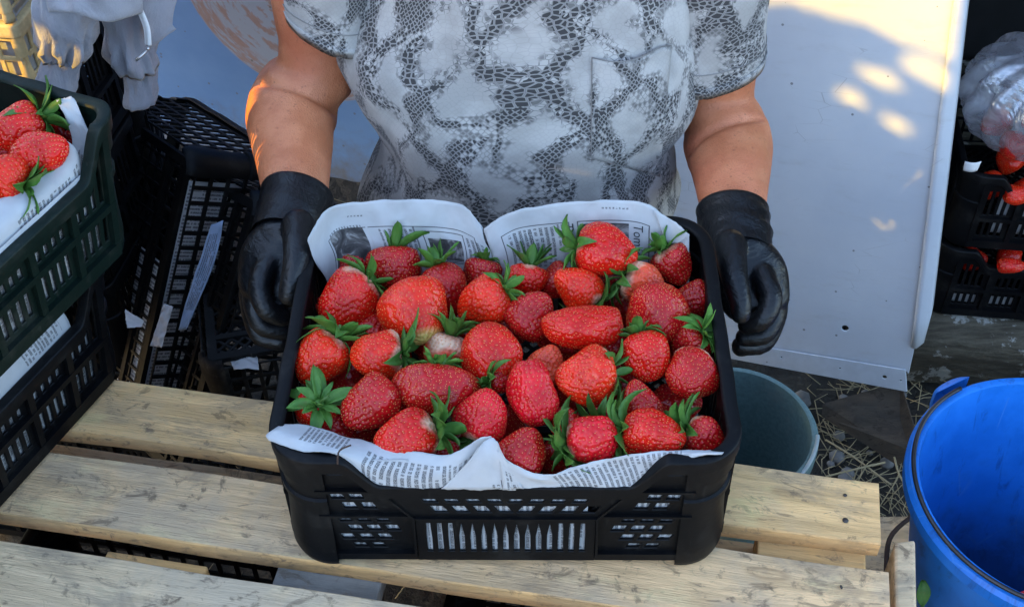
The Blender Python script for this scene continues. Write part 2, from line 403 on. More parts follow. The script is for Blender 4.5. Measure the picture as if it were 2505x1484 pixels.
            put(nm, plate(nm, outline, holes, .003, mat), wallM(yaw, off-.007))
    face(front, W, d2, 0, dipF, 'front_wall'); face(front if dipB else 'grid', W, d2, math.pi, dipB, 'back_wall')
    face(side, D, w2, R(90), None, 'side_wall'); face(side, D, w2, R(-90), None, 'side_wall')
    # --- base
    a, b = W-.03, D-.03; v, f = lattice('base', a, b, .017 if base == 'diag' else .02, .0035, base == 'diag')
    v = [(x-a/2, y-b/2, z+.007) for x, y, z in v]; mb = MB(); mb.add(v, f)
    mb.box((-a/2, -b/2, .003), (a/2, -b/2+.012, .0105)); mb.box((-a/2, b/2-.012, .003), (a/2, b/2, .0105)); mb.box((-a/2, -b/2+.012, .003), (-a/2+.012, b/2-.012, .0105)); mb.box((a/2-.012, -b/2+.012, .003), (a/2, b/2-.012, .0105))
    for q in (-.09, 0., .09): mb.box((-a/2+.012, q-.004, .0025), (a/2-.012, q+.004, .0112))
    mb.build('base', mat, root, smooth=False)
    if taper:
        for ch in root.children:
            for v in ch.data.vertices:
                t = max(0, 1-v.co.z/H); v.co.x *= 1-taper[0]*t; v.co.y *= 1-taper[1]*t
    return root
def rotz(a): return Matrix.Rotation(a, 3, 'Z')
YAW = -.0214
c0 = np.array([-.0086, .6177, ZP]); main_c = c0+np.array([-math.sin(YAW)*.155, math.cos(YAW)*.155, 0])
crate('plastic_crate', M['black'], dipB=(.136, .106, .034), rot=rotz(YAW), loc=main_c,
      parent_kw=dict(label='black slotted crate full of strawberries held by the gloved person', cat='crate'))
# left stack: dark green on black, seen along the long slotted wall
SA = R(-115); dirL = np.array([math.cos(SA), math.sin(SA), 0]); perp = np.array([math.sin(SA), -math.cos(SA), 0])   # along wall / inwards(left)
def stack_crate(name, mat, corner, lab, bottom=False, **k):
    W_, D_ = .40, .30; tp = (.085, .11); q = (1-tp[0], 1-tp[1]) if bottom else (1, 1)
    # local -Y face is the visible wall, local +X end is the far corner
    yaw = math.atan2(-dirL[1], -dirL[0]); Rm = rotz(yaw)
    off = np.array(Rm @ Vector((W_/2*q[0], -D_/2*q[1], 0)))
    return crate(name, mat, W=W_, D=D_, front='bars', side='bars', rot=Rm, loc=np.array(corner)-off, dipF=(.165, .140, .045), dipB=(.165, .140, .045), rc=.03, taper=tp,
                 parent_kw=dict(label=lab, cat='crate', group='crates stacked on the pallet'), **k)
k1 = onz(316, 902, .80); k1[2] = .80
k2 = onz(306, 258, .958+.158); k2[2] = .958
stk_lo = stack_crate('plastic_crate', M['black'], k1, 'black crate at the bottom of the stack on the pallet, white paper showing', True)
stk_hi = stack_crate('plastic_crate', M['green'], k2, 'dark green crate of strawberries on top of the stack at the left edge')
# ------------------------------------------------------------------ pallet
PO = onz(2150, 1178, ZP); pa = R(180-10.9); pu = np.array([math.cos(pa), math.sin(pa), 0]); pv = np.array([-math.sin(pa), math.cos(pa), 0])
if pv[1] > 0: pv = -pv
prow = Matrix((( -pu[0], pv[0], 0), (-pu[1], pv[1], 0), (0, 0, 1)))     # local x to the right along the boards, y towards the viewer
pal = empty('wooden_pallet', PO-np.array([0, 0, .0]), Matrix(((-pu[0], -pv[0], 0), (-pu[1], -pv[1], 0), (0, 0, 1))), 'pale weathered wooden pallet whose boards carry the crates', 'pallet')
def board(nm, x0, x1, y0, y1, z0, z1, mat, parent=pal, seed=0, rough=.0022):
    """board with slightly uneven edges; local frame of the pallet"""
    n = max(8, int((x1-x0)/.03)); P = []
    for i in range(n+1):
        x = x0+(x1-x0)*i/n
        a = rough*nz(x*9+seed, seed); b = rough*nz(x*8-seed, seed+3); c_ = rough*.8*nz(x*5+seed, 2)
        pr = [(y0+a+.0012, z1+c_), (y1+b-.0012, z1+c_), (y1+b, z1+c_-.0012), (y1+b, z0), (y0+a, z0), (y0+a, z1+c_-.0012)]
        P.append([(x, y, z) for y, z in pr])
    mb = MB(); mb.grid(P, closed_u=True); k = len(P)-1
    mb.f += [tuple(range(6))[::-1], tuple(k*6+i for i in range(6))]
    mb.m = [1 if i < 6*k and i % 6 in (4, 5) else 0 for i in range(len(mb.f))]
    return mb.build(nm, None, parent, mats=[mat, M['edge']], ang=25)
# local y is away from the viewer when positive
bw = [(-.073, 0, 'wood1', .0), (-.180, -.101, 'wood2', .004), (-.30, -.209, 'wood3', .006), (-.42, -.325, 'wood2', .008)]
for i, (y0, y1, m_, dx) in enumerate(bw):
    bo = board('board', -1.02, dx+(.002 if i else 0), y0, y1, -.020, 0, M[m_], seed=i*3.1)
    for nx in (-.032-.004*i, -.5, -.97):
        for ny in (.3, .7):
            mb = MB(); p = (nx+.004*nz(i, nx*9), y0+(y1-y0)*ny, .0003); mb.tube([p, (p[0]+.0004*i, p[1], .0007)], .0030 if ny < .5 else .0019, 9); mb.build('nail', M['nail'], bo)
for x, m_ in ((-.06, 'wood_orange'), (-.50, 'wood_grey'), (-.665, 'wood_orange'), (-.96, 'wood_orange')):
    board_ = MB()
    board_.box((x-.05, -.44, -.042), (x+.05, -.19 if x == -.665 else -.004, -.0205)); bevel(board_.build('cross_board', M[m_], pal, smooth=False))
    for y in ((-.24, -.40) if x == -.665 else (-.05, -.24, -.40)):
        bl = MB(); bl.box((x-.045, y-.035, -.115), (x+.045, y+.035, -.0425)); bevel(bl.build('block', M['wood_orange'], pal, smooth=False))
for y0, y1 in ((-.1, -.012), (-.28, -.19), (-.44, -.35)): board('bottom_board', -1.0, 0, y0, y1, -.133, -.1155, M['wood2'], seed=y0*50)
# ------------------------------------------------------------------ strawberries
def berry_mat():
    t = NT('strawberry_skin'); a = t.node('ShaderNodeVertexColor'); a.layer_name = 'ripe'
    n = t.noise(t.co('Object'), 60, 4); col = t.mix(t.ss(n, .35, .7), a.outputs[0], t.mix(1., a.outputs[0], (.72, .5, .5), 'MULTIPLY'))
    t.set(Base_Color=col, Roughness=t.m('ADD', .16, t.m('MULTIPLY', n, .22)), Subsurface_Weight=.12, Subsurface_Scale=.004)
    t.b.inputs['Subsurface Radius'].default_value = (1, .25, .15); t.b.inputs['Specular IOR Level'].default_value = .26
    t.b.inputs['Coat Weight'].default_value = .22; t.b.inputs['Coat Roughness'].default_value = .045
    t.bump(t.noise(t.co('Object'), 420, 2), .08, .001); return t.mat
def seed_mat():
    t = NT('strawberry_seed'); n = t.node('ShaderNodeObjectInfo').outputs['Random']
    t.set(Base_Color=t.mix(n, (.70, .20, .045), (.72, .30, .08)), Roughness=.35); return t.mat
def leaf_mat(name, c1, c2):
    t = NT(name); n = t.noise(t.co('Object'), 45, 4); r = t.node('ShaderNodeObjectInfo').outputs['Random']
    col = t.mix(n, c1, c2); col = t.mix(t.m('MULTIPLY', r, .45), col, (.016, .06, .012)); bn = t.noise(t.co('Object', None, None, (3, 1, 2)), 70, 3); col = t.mix(t.m('MULTIPLY', t.ss(bn, .62, .72), .6), col, (.16, .13, .035)); ed = t.noise(t.co('Object'), 160, 3); col = t.mix(t.m('MULTIPLY', t.ss(ed, .5, .7), .3), col, (.17, .33, .07))
    t.set(Base_Color=col, Roughness=.52); t.b.inputs['Specular IOR Level'].default_value = .4
    tr = t.node('ShaderNodeBsdfTranslucent'); t.put(tr.inputs[0], (.12, .3, .03)); mx = t.node('ShaderNodeMixShader'); mx.inputs[0].default_value = .2
    o = t.n['Material Output']; t.l.new(t.b.outputs[0], mx.inputs[1]); t.l.new(tr.outputs[0], mx.inputs[2]); t.l.new(mx.outputs[0], o.inputs[0])
    t.bump(t.noise(t.co('Object', (300, 300, 300)), 1, 3), .2, .001); return t.mat
M['berry'] = berry_mat(); M['seed'] = seed_mat(); M['leaf'] = leaf_mat('calyx_leaf', (.034, .14, .020), (.14, .32, .045))
M['stem'] = leaf_mat('stem_green', (.10, .22, .04), (.16, .26, .06))
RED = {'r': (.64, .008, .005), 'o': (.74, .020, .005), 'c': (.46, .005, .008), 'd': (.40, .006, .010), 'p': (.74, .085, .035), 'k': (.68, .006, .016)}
def berry_mesh(L, Wd, Th, seed, col, neck=.0, tip=0., taper=.35, lobes=0, lobe_amp=.0, bend=0., sp=.0046, res=1.):
    nu, na = int(80*res), int(124*res)
    rs = np.random.default_rng(seed)
    U = np.linspace(0.02, math.pi-.02, nu); A = np.linspace(0, 2*math.pi, na, endpoint=False)
    ph = rs.uniform(0, 6.28, 8)
    def surf(u, a):
        z = -np.cos(u); rr = np.sin(u)**.82*(1-taper*z)*(1+.10*taper)
        shoulder = np.exp(-((u-.0)/.35)**2); zz = z*L/2+shoulder*L*.07
        k = 1+.045*np.sin(2*a+ph[0]+1.5*z)+.03*np.sin(3*a+ph[1]-2*z)+.02*np.sin(5*a+ph[2]+3*z)
        if lobes: k = k+lobe_amp*np.cos(lobes*a+ph[3]*0)*np.sin(u)
        x = rr*np.cos(a)*Wd/2*k+bend*(z+.2)**2*Wd; y = rr*np.sin(a)*Th/2*k
        x = x+.025*Wd*np.sin(4*z+ph[4]); y = y+.025*Wd*np.sin(3.5*z+ph[5])
        zz = zz+.02*L*np.sin(2*a+ph[6])*np.sin(u)
        if lobes == 2:   # double-shouldered or saddle outline at the tip end
            zz = zz-np.clip(z, 0, 1)*lobe_amp*L*.9*np.cos(a)**0*np.exp(-(np.cos(a)*rr/.35)**2)
        return np.stack([x, y, zz], -1)
    UU, AA = np.meshgrid(U, A, indexing='ij'); P = surf(UU, AA)
    # normals by finite differences
    e = 1e-3; du = surf(UU+e, AA)-surf(UU-e, AA); da = surf(UU, AA+e)-surf(UU, AA-e); N = np.cross(da, du); N /= np.linalg.norm(N, axis=-1, keepdims=True)+1e-12
    C0 = P.mean((0, 1)); sg = np.sign(((P-C0)*N).sum(-1, keepdims=True)); N = N*np.where(sg == 0, 1, sg)
    # seed places: rows round the berry, offset row by row
    sd = []; 
    arc = np.linalg.norm(np.diff(P[:, 0], axis=0), axis=1).sum(); nr = max(6, int(arc/(sp*.86)))
    for i in range(1, nr):
        u = .16+(math.pi-.22)*i/nr; per = np.linalg.norm(np.diff(surf(np.full(24, u), np.linspace(0, 2*math.pi, 24)), axis=0), axis=1).sum()
        n = max(3, int(per/sp))
        for k in range(n):
            sd.append((u+rs.normal(0, .03), 2*math.pi*(k+.5*(i % 2))/n+rs.normal(0, .05)))
    sd = np.array(sd); S = surf(sd[:, 0], sd[:, 1]); e1 = surf(sd[:, 0]+e, sd[:, 1])-surf(sd[:, 0]-e, sd[:, 1]); e2 = surf(sd[:, 0], sd[:, 1]+e)-surf(sd[:, 0], sd[:, 1]-e)
    Ns = np.cross(e2, e1); Ns /= np.linalg.norm(Ns, axis=1, keepdims=True)+1e-12; sg = np.sign(((S-C0)*Ns).sum(1, keepdims=True)); Ns *= np.where(sg == 0, 1, sg)
    D = np.full(P.shape[:2], 9.)
    for s in S: D = np.minimum(D, ((P-s)**2).sum(-1))
    D = np.sqrt(D); dimp = np.exp(-(D/(sp*.30))**2)
    P2 = P-N*(dimp*.00095)[..., None]+N*(np.clip((D-sp*.3)/(sp*.3), 0, 1)*.00035)[..., None]
    V = P2.reshape(-1, 3).tolist(); Fc = []
    for i in range(nu-1):
        for j in range(na):
            k = (j+1) % na; Fc.append((i*na+j, i*na+k, (i+1)*na+k, (i+1)*na+j))
    V.append(tuple(surf(np.array(0.), np.array(0.))*[0, 0, 1])); b0 = len(V)-1; V.append(tuple(P[-1].mean(0))); b1 = len(V)-1
    Fc += [(b0, (j+1) % na, j) for j in range(na)]+[(b1, (nu-1)*na+j, (nu-1)*na+(j+1) % na) for j in range(na)]
    mi = [0]*len(Fc)
    # seeds: small flattened drops along the berry
    t1 = e1/np.linalg.norm(e1, axis=1, keepdims=True); t2 = np.cross(Ns, t1)
    for s, n_, a, b in zip(S, Ns, t1, t2):
        q = len(V); c = s-n_*.00050
        V += [tuple(c+a*.00072), tuple(c+b*.00042), tuple(c-a*.00072), tuple(c-b*.00042), tuple(c+n_*.00062)]
        Fc += [(q, q+1, q+4), (q+1, q+2, q+4), (q+2, q+3, q+4), (q+3, q, q+4)]; mi += [1]*4
    base = np.array(RED[col]); white = np.array([.78, .60, .40]); yel = np.array([.62, .45, .12])
    tz = (P[..., 2]-P[..., 2].min())/(np.ptp(P[..., 2])); nzv = .06*np.sin(3*AA+ph[0])+.05*np.sin(5*AA+ph[1])
    f = np.clip((neck+nzv*(neck > 0)-tz)/.16+.1, 0, 1)*(neck > 0); g = np.clip((tz-(1-tip))/.10, 0, 1)*(tip > 0)
    patch = .5+.5*np.sin(2*AA+3*tz*3+ph[2])*np.sin(3*tz*2+ph[3]); orange = base*[1.08, 1, 1]+[0, .012, 0]
    cc = base*(1-patch[..., None]*.6)+orange*(patch[..., None]*.6)
    cc = cc*(1-f[..., None]*.85)+white*f[..., None]*.85; cc = cc*(1-g[..., None])+yel*g[..., None]
    return V, Fc, mi, cc.reshape(-1, 3), float(P[0, 0, 2])
def calyx(parent, z0, rad, seed, n=9, length=.020, curl=.8, lift=.5, stem=True, mat='leaf'):
    """ring of pointed, folded sepals round the neck at z0 (berry axis is +Z to the tip)"""
    rs = np.random.default_rng(seed+100); mb = MB()
    for layer in (0, 1):
        for i in range(n if layer == 0 else n-3):
            a = 2*math.pi*(i+.5*layer)/(n if layer == 0 else n-3)+rs.normal(0, .16); L = length*rs.uniform(.72, 1.25)*(1 if layer == 0 else .8); wd = L*rs.uniform(.30, .46)
            cu = curl*rs.uniform(.3, 1.5)-(.0 if layer == 0 else .3); li = lift+rs.normal(0, .35)+(0 if layer == 0 else .55)
            tw = rs.normal(0, .35); pts = []; ns = 7
            r, z = rad*.22, z0-.0005-.0012*layer; ang = li
            for k in range(ns):
                t = k/(ns-1); wv = wd*(math.sin(math.pi*min(1, t*.86+.12))**.75)*(1-t*t*.25)/2 if k < ns-1 else .0002
                row = []
                for s in (-1, -.5, 0, .5, 1):
                    zz = z-abs(s)*wv*.55+s*tw*wv*.5+.0006*math.sin(9*t+s*3+i); x_ = r; y_ = s*wv*(1 if abs(s) == 1 else .98)
                    row.append((x_*math.cos(a)-y_*math.sin(a), x_*math.sin(a)+y_*math.cos(a), zz))
                pts.append(row); d = L/(ns-1); r += d*math.cos(ang); z -= d*math.sin(ang); ang -= cu/ns*1.6
            mb.grid(pts)
    mb.tube([(0, 0, z0+.002), (0, 0, z0-.003)], [rad*.42, rad*.2], 10)
    o = mb.build('calyx', M[mat], parent)
    so_ = o.modifiers.new('s', 'SOLIDIFY'); so_.thickness = .0003; bake(o)
    if stem:
        ms = MB(); q = rs.uniform(-.006, .006, 2); h = rs.uniform(.005, .014); ms.tube([(0, 0, z0), (q[0]*.3, q[1]*.3, z0-h*.5), (q[0], q[1], z0-h)], [.0016, .0013, .0014], 7); ms.build('stem', M['stem'], parent)
    return o
NB = [0]
def berry(px, py, L, Wd, ang, tilt, z, label, col='r', th=.86, cal=True, group='strawberries in the held crate', roll=None, leaf=1., d=None, n=9, curl=.8, lift=.35, res=1., **k):
    """px,py: where the middle stands in the photo; L,Wd in photo pixels; ang: which way the tip points in the picture, degrees clockwise from right; tilt: towards the viewer"""
    NB[0] += 1; s = NB[0]*13+5
    p = onz(px, py, z) if d is None else ond(px, py, d); q = depth(p)/F
    L, Wd = L*q*1.04, Wd*q*1.04
    V, Fc, mi, cc, zb = berry_mesh(L, Wd, Wd*th, s, col, res=res, **k)
    a, t = R(ang), R(tilt); ax = math.cos(t)*(math.cos(a)*RIGHT+math.sin(a)*DOWN)-math.sin(t)*FWD
    side = np.cross(ax, FWD)
    if np.linalg.norm(side) < .05: side = np.cross(ax, DOWN)
    side /= np.linalg.norm(side); nrm = np.cross(ax, side)
    if roll: 
        r_ = R(roll); side, nrm = math.cos(r_)*side+math.sin(r_)*nrm, -math.sin(r_)*side+math.cos(r_)*nrm
    o = mk('strawberry', V, Fc, None, mats=[M['berry'], M['seed']], fm=mi)
    at = o.data.color_attributes.new('ripe', 'FLOAT_COLOR', 'POINT'); full = np.ones((len(V), 4)); full[:, :3] = RED[col]; full[:len(cc), :3] = cc
    at.data.foreach_set('color', full.ravel())
    m = Matrix.Identity(4)
    for i in range(3): m[i][0], m[i][1], m[i][2], m[i][3] = side[i], nrm[i], ax[i], p[i]
    o.matrix_basis = m
    tag(o, label, 'strawberry', group)
    if cal: calyx(o, zb+.0006, Wd*.5, s, n=n, length=.0235*leaf, curl=curl, lift=lift)
    return o
B = berry
# (x, y, length, width, tip direction, tilt to viewer, z)
B(966, 655, 105, 122, 92, 12, .935, 'plump strawberry at the back left with a tall green crown pointing up', 'c', lift=1.0, curl=.25, leaf=1.35, taper=.12)
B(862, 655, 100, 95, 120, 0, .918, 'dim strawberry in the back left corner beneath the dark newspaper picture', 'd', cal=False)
B(850, 735, 150, 128, 135, 12, .937, 'strawberry against the left wall with its leaves to the upper right', 'r', neck=.12, leaf=1.15)
B(1092, 708, 135, 98, 70, 5, .930, 'narrow strawberry with a leafy crown at its upper left, behind the yellow-tipped one', 'c', taper=.25, leaf=1.0, lift=.9, curl=.3)
B(1016, 765, 165, 152, 70, 30, .948, 'big glossy strawberry with a pale yellow tip', 'o', cal=False, tip=.13, taper=.25, sp=.0042)
B(1182, 738, 135, 105, 150, -8, .945, 'orange red strawberry with a star of leaves covering its right side', 'o', leaf=1.1, lift=.25, curl=.5, n=8)
B(1178, 672, 80, 85, 100, 0, .925, 'small strawberry peeping out at the middle of the back row', 'd', lift=1., leaf=.7)
B(1290, 690, 85, 92, 100, 10, .932, 'round strawberry below the text columns of the back newspaper, crown upwards', 'r', lift=1.1, curl=.2, leaf=1.1, neck=.08)
B(1302, 768, 120, 112, -50, 20, .942, 'pinkish matt strawberry without leaves beside the star-leaved one', 'c', cal=False)
B(1482, 616, 150, 125, 8, 8, .958, 'large strawberry lying on top at the back, its leaves to the left', 'r', taper=.30, leaf=1.35, lift=.4, neck=.05)
B(1362, 692, 85, 85, 150, 0, .925, 'small dim strawberry wedged beneath the large back one', 'd', cal=False)
B(1412, 705, 125, 95, -140, 10, .943, 'strawberry with its leaves pointing down to the wide lobed one', 'o', leaf=1.3, neck=.1, lift=.2, taper=.3)
B(1575, 694, 110, 92, 25, 0, .938, 'pale orange strawberry with a dark leaf cluster on its left', 'p', leaf=1.35, neck=.22)
B(1648, 650, 100, 88, 60, -5, .930, 'strawberry in the back right corner under the page number, crown at its upper left', 'c', leaf=1.15, lift=.8, neck=.1)
B(1607, 765, 150, 150, -95, 22, .943, 'broad matt strawberry by the right wall without visible leaves', 'c', cal=False, taper=.12, sp=.0040)
B(1690, 735, 100, 80, 160, -10, .915, 'dim strawberry in the shadow of the right wall', 'd', cal=False)
B(1430, 806, 200, 108, 172, 12, .952, 'very wide kidney-shaped strawberry in the middle of the heap', 'r', cal=False, taper=.05, bend=-.17, th=.95, sp=.0041)
B(1200, 866, 150, 142, 60, 28, .947, 'blunt strawberry without leaves in the centre of the crate', 'r', cal=False, taper=.10, sp=.0040)
B(782, 878, 140, 118, 125, 15, .940, 'glossy strawberry in the left row under a big dark leaf', 'o', leaf=1.5, neck=.10, lift=.25, taper=.15)
B(915, 812, 90, 90, -80, 0, .918, 'small strawberry half hidden between two larger ones in the left half', 'c', cal=False)
B(922, 870, 125, 122, 175, 12, .945, 'shiny strawberry with a white neck, leaves spreading to its right', 'o', neck=.20, leaf=1.5, lift=.2, curl=.5, taper=.2, sp=.0042)
B(1090, 868, 110, 98, 105, -5, .928, 'pale necked strawberry with an upright dark crown, left of the centre', 'p', neck=.40, leaf=1.25, lift=.8)
B(1338, 888, 95, 85, -75, 15, .934, 'small pale strawberry pointing up between the kidney-shaped and the bruised oval one', 'p', cal=False, taper=.45)
B(1432, 922, 145, 130, 170, 15, .947, 'bright heart-shaped strawberry with its leaves on the right', 'o', leaf=1.15, neck=.05, taper=.42, sp=.0042)
B(1580, 872, 120, 114, 75, 20, .945, 'conical strawberry in the right half, a small crown at its upper left', 'r', leaf=.9, taper=.30, sp=.0041, lift=.5)
B(1690, 918, 120, 128, 125, 50, .940, 'round strawberry by the right wall, tip towards the viewer, white at its lower edge', 'c', neck=.25, cal=False, taper=.2, sp=.0040)
B(1690, 838, 100, 90, 140, -35, .932, 'dark strawberry by the right wall almost covered by its leaf star', 'd', leaf=1.25, lift=.2)
B(905, 988, 150, 122, 140, 18, .944, 'smooth crimson strawberry without leaves in the left front part', 'c', cal=False, taper=.28)
B(1065, 957, 130, 178, 95, 18, .943, 'wide heart-shaped strawberry with two shoulders in the left front part', 'c', cal=True, leaf=.9, taper=.30, lobes=2, lobe_amp=.06, sp=.0041, th=.7, lift=.6)
B(1302, 957, 165, 112, 78, 8, .948, 'bruised upright oval strawberry with leaves on its left, centre front', 'k', cal=False, taper=-.05)
B(1182, 1012, 128, 122, -75, 18, .943, 'strawberry pointing up with a white neck and dark leaves below, centre front', 'k', neck=.12, leaf=1.15, taper=.3, sp=.0043)
B(770, 1012, 100, 95, 120, -45, .930, 'strawberry in the front left corner hidden under a big star of leaves', 'r', leaf=1.35, lift=.15, curl=.5, n=10)
B(995, 1072, 155, 118, 165, 12, .943, 'strawberry against the front paper with an upright green crown and pale neck', 'r', neck=.14, leaf=1.55, lift=.35, taper=.22)
B(1280, 1102, 120, 112, -60, 10, .936, 'dull strawberry without leaves at the middle of the front edge', 'c', cal=False)
B(1448, 1074, 125, 118, -15, 10, .942, 'very shiny pink red strawberry at the front, leaves at its lower left', 'k', neck=.10, leaf=1.6, lift=.2, taper=.05, n=11, sp=.0056)
B(1386, 1035, 80, 75, -110, 0, .928, 'small strawberry peeping out behind the shiny pink one', 'c', cal=False)
B(1563, 990, 125, 98, -100, 8, .936, 'pointed matt strawberry behind the broad front right one', 'c', cal=False, taper=.5, sp=.0040)
B(1598, 1062, 155, 112, 8, 14, .944, 'broad matt strawberry at the front right, dark leaves at its left', 'r', leaf=1.5, taper=.25, sp=.0040, lift=.25)
B(1722, 1068, 100, 88, 25, 10, .936, 'strawberry in the front right corner with a white neck and a tall crown', 'c', neck=.14, leaf=1.5, lift=.3, taper=.15)
B(1225, 935, 60, 50, 10, -20, .940, 'small strawberry left of the bruised oval one, nearly all leaves', 'c', leaf=1.35, lift=.4)
B(1480, 1010, 70, 60, -60, -40, .926, 'sunken strawberry right of centre front with dry dark leaves', 'd', leaf=1.3, lift=.2)
B(1086, 1098, 80, 75, -30, 0, .922, 'dim strawberry in the gap at the front left paper', 'd', cal=False)
B(825, 1048, 95, 80, 20, 0, .920, 'dim strawberry under the smooth crimson one near the front left corner', 'd', cal=False)
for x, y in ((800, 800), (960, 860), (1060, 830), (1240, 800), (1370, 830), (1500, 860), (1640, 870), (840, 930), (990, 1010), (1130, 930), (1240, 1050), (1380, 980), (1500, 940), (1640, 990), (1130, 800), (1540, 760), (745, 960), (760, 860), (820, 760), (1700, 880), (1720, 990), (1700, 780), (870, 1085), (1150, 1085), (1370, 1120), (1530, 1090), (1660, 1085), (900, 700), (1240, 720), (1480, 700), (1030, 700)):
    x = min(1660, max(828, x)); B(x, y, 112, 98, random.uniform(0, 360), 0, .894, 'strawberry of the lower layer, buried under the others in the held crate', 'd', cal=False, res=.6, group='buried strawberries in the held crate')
# strawberries of the dark green crate on the left
G = 'strawberries in the dark green crate'
zt = 1.098
B(48, 316, 130, 118, 150, 10, zt, 'bumpy strawberry in the dark green crate, a leafy crown at its right', 'r', group=G, leaf=1.4, taper=.1)
B(98, 378, 150, 100, -22, 10, zt-.002, 'long strawberry lying against the paper in the dark green crate', 'r', group=G, cal=False, taper=.2)
B(5, 432, 120, 100, 200, 10, zt-.004, 'strawberry with bright green leaves by the paper of the dark green crate', 'o', group=G, leaf=1.4, lift=.3)
B(-5, 378, 110, 100, 90, 10, zt-.02, 'dark strawberry at the photo edge in the dark green crate', 'd', group=G, cal=False)
for x, y in ((-60, 300), (-90, 390), (-60, 470), (150, 320), (-160, 330), (-170, 440), (60, 430)):
    B(x, y, 120, 105, random.uniform(0, 360), 0, zt-.03, 'strawberry deeper in the heap of the dark green crate', 'c', group=G, cal=False, res=.6)
# ------------------------------------------------------------------ newspapers
def paper_mat(name, rects, uw, vh, per=.0047, base=(.55, .56, .57)):
    """rects: (u0,u1,v0,v1,kind,...) in sheet coordinates; kinds: text (columns of words), photo, frame, fill"""
    t = NT(name); uv = t.node('ShaderNodeUVMap').outputs[0]; X, Y, _ = t.sep(uv)
    co = t.comb(t.m('MULTIPLY', X, uw), t.m('MULTIPLY', Y, vh))
    st = t.noise(co, 30, 5); col = t.mix(t.ss(st, .35, .75), base, tuple(x*.86 for x in base))
    def box(u0, u1, v0, v1):
        return t.m('MULTIPLY', t.m('MULTIPLY', t.m('GREATER_THAN', X, u0), t.m('LESS_THAN', X, u1)), t.m('MULTIPLY', t.m('GREATER_THAN', Y, v0), t.m('LESS_THAN', Y, v1)))
    for r in rects:
        u0, u1, v0, v1, k = r[:5]; b = box(u0, u1, v0, v1)
        if k == 'text':
            p = r[5] if len(r) > 5 else per
            ph = t.m('FRACT', t.m('DIVIDE', t.m('MULTIPLY', X, uw), p)); line = t.m('MULTIPLY', t.m('GREATER_THAN', ph, .2), t.m('LESS_THAN', ph, .78))
            idx = t.m('FLOOR', t.m('DIVIDE', t.m('MULTIPLY', X, uw), p))
            wv = t.comb(t.m('MULTIPLY', idx, 13.7), t.m('MULTIPLY', Y, vh*260)); wn = t.noise(wv, 1., 2, .5)
            gv = t.comb(t.m('MULTIPLY', X, uw*1500), t.m('MULTIPLY', Y, vh*1000)); gl = t.noise(gv, 1., 2, .6)
            ln = t.m('GREATER_THAN', t.noise(t.comb(t.m('MULTIPLY', idx, 7.3), t.m('MULTIPLY', Y, vh*18)), 1., 1), .34)
            ink = t.m('MULTIPLY', t.m('MULTIPLY', line, t.m('GREATER_THAN', wn, .40)), t.m('MULTIPLY', t.ss(gl, .34, .56), ln))
            col = t.mix(t.m('MULTIPLY', t.m('MULTIPLY', ink, b), .88), col, (.06, .06, .065))
        elif k == 'photo':
            n1 = t.noise(t.comb(t.m('MULTIPLY', X, uw*55), t.m('MULTIPLY', Y, vh*55)), 1., 4, .6, 1.2); c_ = t.ramp(n1, [(.35, (.035, .034, .036)), (.55, (.11, .105, .105)), (.68, (.40, .39, .38))])
            col = t.mix(b, col, c_)
        elif k == 'frame':
            w_ = .0011; iu, iv = w_/uw, w_/vh; inn = box(u0+iu, u1-iu, v0+iv, v1-iv)
            col = t.mix(t.m('MULTIPLY', t.m('SUBTRACT', b, inn, clamp=True), .85), col, (.06, .06, .065))
        elif k == 'fill': col = t.mix(t.m('MULTIPLY', b, r[6] if len(r) > 6 else 1.), col, r[5])
    t.set(Base_Color=col, Roughness=.82); t.b.inputs['Specular IOR Level'].default_value = .2
    t.bump(t.noise(co, 70, 4), .25, .003)
    tr = t.node('ShaderNodeBsdfTranslucent'); t.put(tr.inputs[0], col); mx = t.node('ShaderNodeMixShader'); mx.inputs[0].default_value = .22
    o = t.n['Material Output']; t.l.new(t.b.outputs[0], mx.inputs[1]); t.l.new(tr.outputs[0], mx.inputs[2]); t.l.new(mx.outputs[0], o.inputs[0])
    return t.mat
def W3(p):
    """('y'|'z'|'d', value) picks the depth at which an outline point of the sheet lies"""
    x, y, (k, v) = p
    return ony(x, y, v) if k == 'y' else (onz(x, y, v) if k == 'z' else ond(x, y, v))
